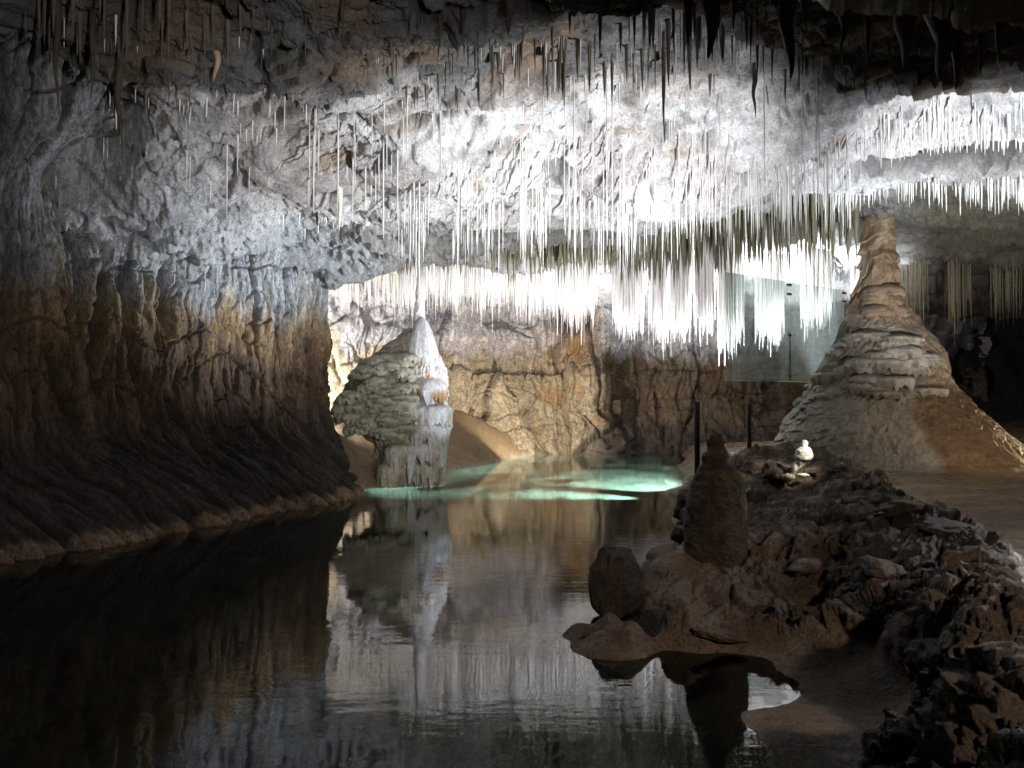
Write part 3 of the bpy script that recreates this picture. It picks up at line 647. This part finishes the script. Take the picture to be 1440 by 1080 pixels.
def cone_tiers():
    root = bpy.data.objects['calcite_column']; k = 16.2 / F; bx, by = root.location[0], root.location[1]
    r = np.random.default_rng(9); gr = (.36, .325, .27); gd = (.20, .165, .12); br = (.26, .18, .12); bd = (.15, .10, .065)
    n = 0
    def radius(py):
        return np.interp(py, [440, 452, 470, 500, 540, 570, 600, 640], [44, 50, 60, 75, 95, 115, 132, 143]) * k, np.interp(py, [440, 470, 500, 540, 570, 600, 640], [38, 62, 82, 98, 120, 155, 205]) * k
    for i in range(66):
        py = r.uniform(468, 556); hot = i % 2
        phi = r.uniform(-.10, .62) * math.pi if not hot else r.uniform(.2, .62) * math.pi      # 0 = left edge, pi/2 = towards the viewer
        L, R = radius(py); rr = (L * max(0, math.cos(phi)) ** .5 if phi < math.pi / 2 else R * 0 + L * .3); rad = mix(L, R, sm(-math.cos(phi), -.85, .85)); rad = min(rad, (L + R) / 2)
        x = -math.cos(phi) * rad * .80; y = -abs(math.sin(phi)) * rad * .84
        z = 2 - (py - HY) * k
        a, b = (gr, gd) if x < .25 else (br, bd)
        o = link('drapery_tier', tier_mesh('drapery_tier', .12 + .34 * r.random() ** 1.5, r.uniform(.05, .16), r.uniform(.06, .30 if py > 500 else .16), 60 + i, a, b, 90, .05), root)
        o.location = (x, y, z - .7 + .05); o.rotation_euler = (0, 0, i * 1.1)
    for i in range(30):                                                       # knobbly left outline of the lower cone
        py = 540 + i * 3.4; L, R = radius(py); z = 2 - (py - HY) * k
        ph = r.uniform(-.35, .25); o = link('drapery_tier', tier_mesh('drapery_tier', r.uniform(.07, .15), .07, r.uniform(.03, .08), 160 + i, (.42, .41, .37), gd, 40, .05), root)
        o.location = (-L * math.cos(ph) * .98, -L * math.sin(ph) * .98, z - .68)
    for i in range(9):                                                        # rounded rolls where the shaft meets the cone
        py = r.uniform(405, 452); L = np.interp(py, [400, 415, 435, 452], [27, 33, 41, 50]) * k; ph = r.uniform(.1, 3.0)
        o = link('roll', tier_mesh('roll', r.uniform(.22, .34), .2, .12, 260 + i, br, bd, 60, .09), root); o.location = (-L * .7 * math.cos(ph), -L * .7 * math.sin(ph), 2 - (py - HY) * k - .6)
cone_tiers()

def build_small_stalagmite():
    D0 = 7.5; k = D0 / F; ax = ((1005 - CX) * k, D0)
    ys = [785, 772, 755, 730, 700, 680, 665, 655, 650, 640, 632, 626, 618, 611, 607]
    lf = [44, 43, 42, 41, 37, 33, 26, 20, 16, 17, 11, 12, 11, 6, 1]
    rt = [42, 42, 42, 42, 42, 39, 34, 26, 18, 20, 16, 13, 14, 10, 1]
    zs = [CH - (y - HY) * k for y in ys]
    o = flow_body('stalagmite', ax, np.array(lf) * k, np.array(rt) * k, zs, 200, 220, M_bank,
                  lambda V, T, Z, i: mix(np.array([.06, .042, .032]), np.array([.10, .072, .05]), sm(fbm(V, 6, 3, 2), -.2, .3)),
                  lambda V, T, Z, r: (fbm(V, 3.5, 3, 5) * .03 + fbm(V, (9, 9, 12), 3, 15, .6, True) * .014, 0 * Z), None, 1)
    o['label'] = 'stout dark brown stalagmite with stacked rounded tiers on its tip, standing on the silt peninsula'; o['category'] = 'stalagmite'
build_small_stalagmite()

def rock_mesh(name, dims, seed, mat, col=(.08, .056, .042), n=72, rough=.16, flat=.0):
    th = np.linspace(0, 2 * math.pi, n, endpoint=False); ph = np.linspace(-math.pi / 2, math.pi / 2, n // 2)
    T, Ph = np.meshgrid(th, ph, indexing='ij')
    U = np.stack([np.cos(T) * np.cos(Ph), np.sin(T) * np.cos(Ph), np.sin(Ph)], -1)
    E = U
    r = 1 + fbm(E, 1.1, 3, seed) * rough * 2 + fbm(E, 4, 3, seed + 3, .6, True) * rough * .35
    vd, vid = voronoi(E, 1.3, seed); r = r + vid * rough * .6
    P = E * r[..., None] * np.array(dims)
    c = mix(np.array(col) * .8, np.array(col) * 1.3, sm(fbm(P, 5, 3, 1), -.3, .3))
    return new_mesh(name, P, grid_faces(n, n // 2, True), c, True, mat)
def bank_top(x, y):
    a = np.array([[x]]); b = np.array([[y]]); return float(mix(bank_h(a, b), .69, floor_mask(a, b))[0, 0])
p = at(866, 822, 7.15)
link('boulder', rock_mesh('boulder', (.24, .24, .33), 5, M_bank, (.05, .036, .028), 110, .13), label='rounded dark boulder at the tip of the peninsula, left of the dark stalagmite', category='boulder').location = p + np.array([0, 0, .0])

# rock slabs and lumps on the bank: (px, py, h, size xyz, rot, label)
slabs = [(1158, 662, 1.02, (.34, .22, .13), .3, 'flat topped dark brown slab leaning right of the small white stalagmite'),
         (1092, 668, .98, (.24, .2, .16), 1.1, 'brown lump of rock just left of the small white stalagmite'),
         (1062, 660, 1.0, (.2, .2, .17), 2.1, 'brown rock behind the dark stalagmite, below the farther fence post'),
         (1210, 706, .93, (.2, .13, .06), .4, 'thin broken slab at the far end of the rimstone crest'),
         (1268, 716, .95, (.24, .17, .08), .1, 'dark block on the crest edge against the lit path'),
         (1330, 742, .86, (.22, .16, .06), 2.9, 'flat dark slab jutting over the path from the crest'),
         (1368, 775, .82, (.13, .10, .04), 2.3, 'small pale edged slab where the crest bends towards the viewer'),
         (1130, 795, .5, (.17, .13, .06), .7, 'low rounded rock halfway down the bank slope'),
         (1010, 890, .12, (.2, .1, .035), .1, 'flat wet rock at the waterline of the peninsula'),
         (962, 712, .62, (.13, .14, .2), .6, 'knobbly upright rock left of the dark stalagmite against the water'),
         (958, 752, .5, (.12, .12, .10), .9, 'small brown knob low on the left side of the dark stalagmite'),
         (1240, 800, .62, (.2, .15, .08), 1.2, 'dark lump in the middle of the rocky slope')]
for i, (px, py, h, dims, rz, lab) in enumerate(slabs):
    me = rock_mesh('rock_slab', dims, 11 + i * 7, M_bank, (.10, .07, .05), 56, .22)
    o = link('rock_slab' if dims[2] < .1 else 'rock', me, label=lab, category='rock')
    o.location = ground(px, py, h); o.rotation_euler = (random.uniform(-.2, .2), random.uniform(-.2, .2), rz)

# small white figure-like stalagmite: lofted from its outline with real depth
def build_white_stalagmite():
    base = at(1112, 672, 10.1) + np.array([0, -.15, .05]); k = 10.1 / F
    # (y px, centre x px, half width px)
    prof = [(676, 1107, 4), (672, 1107, 3.2), (667, 1110, 3.4), (662, 1113, 5.4), (658, 1116, 7.2), (654, 1119, 8.4), (651, 1121, 8.2), (650, 1122, 11.4), (647, 1123, 12.6), (641, 1124, 11.6), (637, 1124, 10.2), (634, 1124.5, 8.0), (632, 1125, 4.0), (629, 1125.5, 3.9), (626, 1125.2, 3.9), (624, 1125, 3.0), (623, 1125.5, .4)]
    ys = np.array([p[0] for p in prof]); z = np.linspace(ys[0], ys[-1], 90)
    cx = np.interp(-z, -ys, [p[1] for p in prof]); rw = np.interp(-z, -ys, [p[2] for p in prof])
    th = np.linspace(0, 2 * math.pi, 40, endpoint=False)
    T, Z = np.meshgrid(th, z, indexing='ij')
    X = (cx - 1112) * k + rw * k * np.cos(T); Y = rw * k * .85 * np.sin(T); H = (672 - Z) * k
    P = np.stack([X, Y, H], -1); P[..., :2] += (fbm(P, 14, 3, 3) * .022)[..., None]
    c = np.full(P.shape, 1.) * np.array([.80, .76, .66])
    root = link('white_stalagmite', None, label='small bright white stalagmite shaped like a hooded figure, lit on the brown rocks', category='stalagmite')
    root.location = base
    grid_obj('figure_shaped_calcite', P, c, M_flow, root, wrap=True)
    b = rock_mesh('calcite_base', (.075, .05, .028), 3, M_flow, (.62, .55, .43), 40, .12); o = link('calcite_base', b, root); o.location = ((1123 - 1112) * k, .02, 0)
    b = rock_mesh('calcite_base', (.07, .06, .05), 9, M_flow, (.50, .40, .27), 40, .15); o = link('calcite_base', b, root); o.location = ((1100 - 1112) * k, .0, -.03)
build_white_stalagmite()

# ------------------------------------------------------------------ stalactites and straws
def cone_mesh(name, r0, L, mat, seed, sides=7, rings=8, tip=.12, wob=.02, power=.8, bulb=0, up=.45):
    rnd = np.random.default_rng(seed)
    t = np.linspace(0, 1, rings); th = np.linspace(0, 2 * math.pi, sides, endpoint=False)
    T, A = np.meshgrid(t, th, indexing='ij')
    r = r0 * (tip + (1 - tip) * (1 - T) ** power) * (1 + .22 * perlin(np.stack([np.cos(A) * 1.5, np.sin(A) * 1.5, T * L * 5 + seed], -1)))
    r[-1] *= .25
    wob = min(wob, r0 * .8); cx = wob * perlin(np.stack([T * 1.5 + seed, T * 0, T * 0], -1)); cy = wob * perlin(np.stack([T * 0, T * 1.5 + seed, T * 0], -1))
    P = np.stack([r * np.cos(A) + cx, r * np.sin(A) + cy, -T * L], -1)
    P = np.concatenate([np.stack([r[0:1] * 1.15 * np.cos(A[0:1]), r[0:1] * 1.15 * np.sin(A[0:1]), np.full((1, sides), up)], -1), P], 0)
    P = P.transpose(1, 0, 2)
    me = new_mesh(name, P, grid_faces(sides, rings + 1, True), None, True, mat)
    return me
STRAWS = [cone_mesh('soda_straw', 1.0, 1.0, M_straw, 100 + i, 6, 7, .62, .7, .8, up=.5) for i in range(7)]   # unit straws, scaled per copy

def zone(n, px0, px1, d0, d1, ytip, ysp, rr, seed, minlen=.12, clus=0):
    """random straws: root on the roof between depths d0..d1, tip near screen row ytip(px)"""
    r = np.random.default_rng(seed); out = []
    while len(out) < n:
        px = r.uniform(px0, px1)
        if clus and nz(np.array([[px * .03, seed, 0]]), 1, 1, 1)[0] < r.uniform(-.6, .35) * clus: continue
        D = r.uniform(d0(px) if callable(d0) else d0, d1(px) if callable(d1) else d1)
        X = (px - CX) / F * D; H = float(ceil_h(np.array(X), np.array(D)))
        y = (ytip(px) if callable(ytip) else ytip) + r.normal() * ysp
        zt = CH - (y - HY) / F * D; L = H - zt
        if L < minlen: L = minlen * r.uniform(.8, 1.6)
        out.append((X, D, H, L, r.uniform(*rr)))
    return out
ip = lambda xs, ys: (lambda px: float(np.interp(px, xs, ys)))
zones = {
 'long': (zone(260, 560, 960, 10.8, 14.0, ip([560, 640, 760, 860, 960], [345, 350, 335, 345, 330]), 24, (.006, .012), 1, .2, .6),
          'long thin white soda straw hanging in the fringe over the middle of the lake', 'long soda straws over the middle of the lake'),
 'mid': (zone(230, 950, 1200, 10.6, 13.6, ip([950, 1050, 1200], [315, 312, 292]), 20, (.006, .012), 2, .2, 0),
         'short white soda straw in the fringe between the lake centre and the brown column', 'short soda straws left of the brown column top'),
 'lip1': (zone(170, 1150, 1470, 10.6, 11.3, ip([1150, 1250, 1440], [222, 212, 190]), 9, (.007, .014), 3, .15, 0),
          'stubby glaring white straw on the upper ledge of the ceiling at the right', 'white straws along the upper right ceiling ledge'),
 'lip2': (zone(170, 1175, 1470, 12.2, 12.9, ip([1175, 1250, 1330, 1440], [292, 275, 278, 284]), 9, (.007, .014), 4, .15, 0),
          'white straw on the lower ledge of the ceiling in front of the brown column top', 'white straws along the lower right ceiling ledge'),
 'far': (zone(2700, 560, 1020, 16.5, 22.5, lambda p: float(np.interp(p, [560, 620, 700, 780, 860, 930, 1020], [408, 412, 408, 424, 442, 450, 452])) + 14 * float(nz(np.array([[p * .022, 1, 0]]), 1, 1, 1)[0]), 17, (.008, .017), 5, .3, .5),
         'slender lit straw in the dense curtain of straws in front of the far wall', 'dense curtain of straws in front of the far wall'),
 'glass': (zone(1300, 1010, 1215, lambda p: float(np.interp(p, [1020, 1205], [18.2, 21.4])), lambda p: float(np.interp(p, [1020, 1205], [20.5, 23])), ip([1010, 1060, 1110, 1150, 1215], [470, 462, 452, 432, 405]), 15, (.009, .017), 6, .3, .3),
           'glaring white straw behind the hanging glass panes', 'straws glaring behind the hanging glass panes'),
 'lefts': (zone(60, 250, 580, 10.5, 14.5, ip([250, 400, 480, 580], [265, 270, 290, 320]), 22, (.008, .014), 7, .12, 0),
          'small pale straw on the grey vault above the left wall', 'small straws on the vault above the left wall'),
 'roof': (zone(420, 60, 1380, 8.2, 11.5, 0, 0, (.007, .014), 8, .16, 1),
          'tiny straw on the near ceiling', ''),
 
 'alcove': (zone(110, 478, 575, 19.5, 22.5, ip([478, 575], [420, 425]), 14, (.012, .022), 10, .2, .3), '', ''),
 'scatter': (zone(120, 430, 1180, 9.6, 12.6, ip([430, 1180], [235, 235]), 35, (.007, .011), 12, .2, .3), '', ''),
}
INDIV = {'long': 110, 'mid': 55, 'lip1': 40, 'lip2': 45, 'far': 20, 'glass': 16, 'lefts': 14}
rest = []
for zn, (lst, lab, grp) in zones.items():
    # the largest in the picture first
    lst = sorted(lst, key=lambda a: -(a[3] * a[4] / a[1] ** 2))
    m = INDIV.get(zn, 0)
    for i, (X, D, H, L, r) in enumerate(lst[:m]):
        o = link('soda_straw', STRAWS[i % 7], None, label=lab, category='soda straw', group=grp)
        o.location = (X, D, H); o.scale = (r, r, L); o.rotation_euler = (0, 0, i * 1.7)
    rest += lst[m:]
def joined(name, lst, mat, sides=5, rings=4, tip=.55, **props):
    Vs = []; Fs = []; k = 0
    th = np.linspace(0, 2 * math.pi, sides, endpoint=False)
    f0 = grid_faces(sides, rings + 1, True)
    for X, D, H, L, r in lst:
        t = np.r_[-.35 / max(L, .1), np.linspace(0, 1, rings)]
        rad = r * np.where(t < 0, 1.4, tip + (1 - tip) * (1 - np.clip(t, 0, 1))); rad[-1] *= .4
        dx = random.uniform(-.012, .012) * L; dy = random.uniform(-.012, .012) * L
        P = np.stack([X + rad[None] * np.cos(th)[:, None] + dx * t[None], D + rad[None] * np.sin(th)[:, None] + dy * t[None], np.broadcast_to(H - t[None] * L, (sides, rings + 1))], -1)
        Vs.append(P.reshape(-1, 3)); Fs.append(f0 + k); k += sides * (rings + 1)
    return link(name, new_mesh(name, np.concatenate(Vs), np.concatenate(Fs), None, True, mat), **props)
joined('soda_straw_mass', rest, M_straw, kind='stuff', label='mass of thin white soda straws hanging all over the cave ceiling', category='soda straws')

# darker rooted teeth behind the long straws (roof of the middle band) and broad ones
teeth = []
r_ = np.random.default_rng(21)
for i in range(420):
    px = r_.uniform(560, 1210); D = r_.uniform(14.6, 16.3); X = (px - CX) / F * D; H = float(ceil_h(np.array(X), np.array(D)))
    y = np.interp(px, [560, 700, 820, 940, 1050, 1200], [372, 372, 378, 385, 365, 350]) + r_.normal() * 14
    L = max(.25, H - (CH - (y - HY) / F * D)); teeth.append((X, D, H, L, r_.uniform(.03, .065)))
joined('dark_tooth_mass', teeth, flat_mat('olive_calcite', (.17, .155, .10), .55, 0, .4, .3, 8), 6, 5, .12, kind='stuff', label='mass of olive brown pointed stalactites on the shaded middle of the ceiling', category='stalactites')

dim = zone(240, 1250, 1440, 20, 24, ip([1250, 1340, 1440], [428, 432, 415]), 22, (.006, .015), 9, .3, .3)
joined('dim_straw_mass', dim, flat_mat('dimmed_calcite', (.26, .22, .14), .5, 0, .4, .3, 8), kind='stuff', label='mass of straws darkened to olive as if in shadow right of the brown column', category='soda straws')  # darker calcite colour stands in for shade on these straws
stubs = []
for i in range(330):
    px = r_.uniform(20, 1440); D = r_.uniform(7.6, 9.6); X = (px - CX) / F * D; H = float(ceil_h(np.array(X), np.array(D)))
    stubs.append((X, D, H - .05, .12 + .25 * r_.random() ** 2 + .12, r_.uniform(.008, .028)))
joined('stub_stalactite_mass', stubs, flat_mat('brown_calcite', (.13, .11, .085), .5, 0, .4, .3, 8), 6, 5, .2, kind='stuff', label='mass of short brown stub stalactites dotting the near dark ceiling', category='stalactites')

# individual larger stalactites: (px, py root, py tip, D, radius, material, label)
big = [(1115, -20, 108, 5.9, .085, 'd', 'longest thick black stalactite silhouetted at the top, with a blunt tip'),
       (1003, -20, 82, 6.0, .085, 'd', 'broad black stalactite tapering to a needle, second of the dark ones from the left'),
       (970, -20, 62, 6.2, .05, 'd', 'slim dark stalactite just left of the broad black needle tipped one'),
       (1035, -20, 38, 6.0, .03, 'd', 'thin short dark stalactite between the two largest black ones'),
       (1136, -20, 40, 6.0, .03, 'd', 'thin black spike immediately right of the longest black stalactite'),
       (1190, 10, 68, 6.3, .05, 'd', 'short black fang left of the cluster in the dark upper right'),
       (1224, 20, 92, 6.6, .03, 'd', 'narrow black stalactite hanging over the yellow stained rock'),
       (1280, 15, 92, 6.4, .10, 'd', 'wide black wedge shaped stalactite over the glaring ledge'),
       (1330, 15, 110, 6.5, .13, 'd', 'widest dark stalactite cluster stump in the upper right'),
       (1352, 15, 124, 6.5, .09, 'd', 'dark stalactite reaching lowest over the glaring white ledge'),
       (1385, 15, 100, 6.4, .05, 'd', 'dark spike near the right edge of the picture'),
       (1410, 15, 88, 6.4, .04, 'd', 'small dark spike rightmost of the upper right cluster'),
       (477, 225, 325, 11.6, .055, 'w', 'long smooth white stalactite like a tusk under the left vault'),
       (545, 130, 178, 10.6, .075, 'o', 'brown and cream stalactite with a needle tip above the white vault'),
       (772, 105, 140, 10.2, .085, 'w', 'short broad white stalactite like a leaf below the dark ceiling'),
       (478, 148, 182, 10.4, .035, 'd', 'small dark tooth left of the brown and cream stalactite'),
       (500, 150, 172, 10.4, .02, 'd', 'tiny dark spike on the shelf beside the brown and cream stalactite'),
       (1064, 110, 165, 9.4, .03, 'd', 'dark stalactite hanging over the lilac lit patch of the ceiling'),
       (935, 120, 200, 9.4, .022, 'd', 'long thin dark straw over the glare in the middle of the ceiling'),
       (300, 65, 110, 8.6, .05, 'o', 'stubby ochre stalactite in the upper left'),
       (640, 85, 150, 9.6, .016, 'd', 'thin dark straw above the bright vault, left of the centre'),
       (618, 0, 75, 7.6, .035, 'd', 'dark brown stalactite hanging at the top, left of the centre'),
       (650, 0, 65, 7.6, .03, 'd', 'dark stalactite right beside the dark brown one at the top'),
       (715, -10, 48, 7.2, .06, 'd', 'thick blackish stalactite at the top edge near the centre'),
       (575, 0, 60, 7.6, .02, 'd', 'thin dark stalactite leftmost of the top centre ones'),
       (480, 0, 60, 7.4, .025, 'd', 'dark spike at the top over the left part of the vault'),
       (165, 90, 210, 8.6, .05, 'd', 'long dark stalactite in front of the black hollow at the left'),
       (75, 40, 150, 8.0, .035, 'd', 'grey brown stalactite in the far upper left corner'),
       (125, 60, 140, 8.2, .03, 'd', 'thin dark stalactite left of the black hollow'),
       (1370, 80, 160, 9.0, .018, 'w', 'thin pale straw before the glaring ledge near the right edge'),
       ]
MM = {'d': M_dark, 'w': M_white, 'o': M_straw_ochre}
for i, (px, y0, y1, D, r, m, lab) in enumerate(big):
    top = at(px, y0, D); L = (y1 - y0) / F * D
    H = float(ceil_h(np.array(top[0]), np.array(D)))
    up = max(.3, H - top[2] + .35)
    me = cone_mesh('stalactite', r, L, MM[m], 300 + i * 3, 14, 16, .07 if m != 'd' else .1, .05, 1.0 if m == 'd' else .7, up=up)
    link('stalactite', me, None, label=lab, category='stalactite').location = top

# ------------------------------------------------------------------ hanging glass panes
def box_mesh(name, a, b, mat):
    a = np.array(a, float); b = np.array(b, float)
    V = np.array([[x, y, z] for x in (a[0], b[0]) for y in (a[1], b[1]) for z in (a[2], b[2])])
    Fq = np.array([[0, 1, 3, 2], [4, 6, 7, 5], [0, 4, 5, 1], [2, 3, 7, 6], [0, 2, 6, 4], [1, 5, 7, 3]])
    return new_mesh(name, V, Fq, None, False, mat)
def tube_mesh(name, pts, r, mat, sides=8):
    pts = np.array(pts, float); T = np.gradient(pts, axis=0); T /= np.linalg.norm(T, axis=1, keepdims=True)
    ref = np.array([0, 0, 1.]) if abs(T[0, 2]) < .9 else np.array([1., 0, 0])
    A = np.cross(T, ref); A /= np.linalg.norm(A, axis=1, keepdims=True); B = np.cross(T, A)
    th = np.linspace(0, 2 * math.pi, sides, endpoint=False)
    r = np.broadcast_to(r, (len(pts),))
    P = pts[None] + r[None, :, None] * (np.cos(th)[:, None, None] * A[None] + np.sin(th)[:, None, None] * B[None])
    return new_mesh(name, P, grid_faces(sides, len(pts), True), None, True, mat)
def build_glass():
    m = bpy.data.materials.new('green_tinted_glass'); m.use_nodes = True; t = m.node_tree; n = t.nodes; l = t.links
    for x in list(n):
        if x.type == 'BSDF_PRINCIPLED': n.remove(x)
    out = [x for x in n if x.type == 'OUTPUT_MATERIAL'][0]
    tr = n.new('ShaderNodeBsdfTransparent'); tr.inputs[0].default_value = (.84, .875, .86, 1)
    gl = n.new('ShaderNodeBsdfGlossy'); gl.inputs['Roughness'].default_value = .05; gl.inputs[0].default_value = (.85, .95, .92, 1)
    df = n.new('ShaderNodeBsdfDiffuse'); df.inputs[0].default_value = (.38, .41, .40, 1)
    tl = n.new('ShaderNodeBsdfTranslucent'); tl.inputs[0].default_value = (.28, .31, .295, 1); mt = n.new('ShaderNodeMixShader'); mt.inputs[0].default_value = .6
    l.new(df.outputs[0], mt.inputs[1]); l.new(tl.outputs[0], mt.inputs[2])
    lw = n.new('ShaderNodeLayerWeight'); lw.inputs[0].default_value = .5
    fp = n.new('ShaderNodeMath'); fp.operation = 'POWER'; fp.inputs[1].default_value = 5; l.new(lw.outputs['Facing'], fp.inputs[0])
    fr = n.new('ShaderNodeMath'); fr.operation = 'MULTIPLY_ADD'; fr.inputs[1].default_value = .9; fr.inputs[2].default_value = .045; l.new(fp.outputs[0], fr.inputs[0])
    ns = n.new('ShaderNodeTexNoise'); ns.inputs['Scale'].default_value = 1.0; ns.inputs['Detail'].default_value = 3
    g = n.new('ShaderNodeNewGeometry'); v = n.new('ShaderNodeVectorMath'); v.operation = 'MULTIPLY'; v.inputs[1].default_value = (3, 3, .2)
    l.new(g.outputs['Position'], v.inputs[0]); l.new(v.outputs[0], ns.inputs['Vector'])
    mr = n.new('ShaderNodeMapRange'); mr.inputs['To Min'].default_value = .16; mr.inputs['To Max'].default_value = .40; mr.inputs['From Min'].default_value = .3; mr.inputs['From Max'].default_value = .7
    l.new(ns.outputs['Fac'], mr.inputs['Value'])
    m1 = n.new('ShaderNodeMixShader'); m2 = n.new('ShaderNodeMixShader')
    l.new(mr.outputs[0], m1.inputs[0]); l.new(tr.outputs[0], m1.inputs[1]); l.new(mt.outputs[0], m1.inputs[2])     # film of lime and dust
    l.new(fr.outputs[0], m2.inputs[0]); l.new(m1.outputs[0], m2.inputs[1]); l.new(gl.outputs[0], m2.inputs[2]); l.new(m2.outputs[0], out.inputs['Surface'])
    A = np.array([4.72, 17.0]); B = np.array([9.06, 20.2]); L = np.linalg.norm(B - A); ang = math.atan2(*(B - A)[::-1])
    root = link('glass_screen', None, label='pair of tall green tinted glass panes hanging behind the brown column', category='glass screen')
    root.location = (A[0], A[1], 2.41); root.rotation_euler = (0, 0, ang)
    H = 2.39; w = L * .449
    gm = box_mesh('pane', (0, -.006, 0), (w - .03, .006, H), m)
    for i in range(2):
        o = link('pane', gm, root); o.location = (i * w, 0, 0)
        e = link('pane_edge', box_mesh('pane_edge', (0, -.012, -.02), (w - .03, .012, 0), flat_mat('glass_edge', (.5, .62, .58), .3)), o)
    link('joint_rod', tube_mesh('joint_rod', [(w - .015, -.02, 0), (w - .015, -.02, .6), (w - .015, -.02, 1.15)], .012, M_steel), root)
    for x in (w - .015, 2 * w - .03):
        for z in ((H - .08), (H - .3), .12, 1.1):
            if x > w and z < H - .5: continue
            o = link('clamp', box_mesh('clamp', (-.06, -.035, -.025), (.06, .035, .025), M_clamp), root); o.location = (x, 0, z)
    for x in (.05, w - .015, 2 * w - .08):
        link('hanging_wire', tube_mesh('hanging_wire', [(x, 0, H - .05), (x, 0, H + .6), (x, 0, H + 1.4)], .003, M_steel, 5), root)
build_glass()

# ------------------------------------------------------------------ fence: two posts, wires
def build_fence():
    root = link('wire_fence', None, label='low fence of two dark round posts joined by thin wires above the water edge', category='fence')
    a = at(980, 665, 12.3); b = at(1053, 645, 15.3); root.location = a
    for q, D, yt in ((a, 12.3, 567), (b, 15.3, 570)):
        top = at(0, yt, D)[2]
        o = link('post', tube_mesh('post', [(0, 0, -.5), (0, 0, .2), (0, 0, top - q[2] - .01), (0, 0, top - q[2])], [.045, .045, .045, .036], M_steel, 14), root); o.location = q - a
        o2 = link('post_cap', tube_mesh('post_cap', [(0, 0, top - q[2]), (0, 0, top - q[2] + .02)], [.05, .048], M_steel, 14), o)
    c = b + (b - a) * np.array([.9, .9, 0]) * np.array([1.2, .5, 0]); c[2] = b[2]
    for dz in (.04,):
        za = at(0, 572, 12.3)[2] - a[2]; zb = at(0, 573, 15.3)[2] - a[2]
        pts = [(0, 0, za), tuple((b - a)[:2] * .5) + ((za + zb) / 2 - .02,), tuple((b - a)[:2]) + (zb,), tuple((c - a)[:2]) + (zb - .02,)]
        link('wire', tube_mesh('wire', pts, .006, M_clamp, 6), root)
build_fence()

# small spotlight heads that show as white dots
M_lamp = bpy.data.materials.new('lamp_lens'); M_lamp.use_nodes = True
_b = M_lamp.node_tree.nodes['Principled BSDF']; _b.inputs['Emission Color'].default_value = (1, .95, .85, 1); _b.inputs['Emission Strength'].default_value = 2.5
for px, py, D, lab in ((1084, 634, 12.6, 'tiny lit spotlight on the rocks left of the white stalagmite'),):
    root = link('spotlight', None, label=lab, category='spotlight'); root.location = at(px, py, D)
    link('housing', tube_mesh('housing', [(0, .10, -.01), (0, .02, 0), (0, 0, 0)], [.02, .032, .034], M_steel, 12), root)
    link('lens', tube_mesh('lens', [(0, -.002, 0), (0, -.006, 0), (0, -.010, 0)], [.03, .026, .002], M_lamp, 12), root)
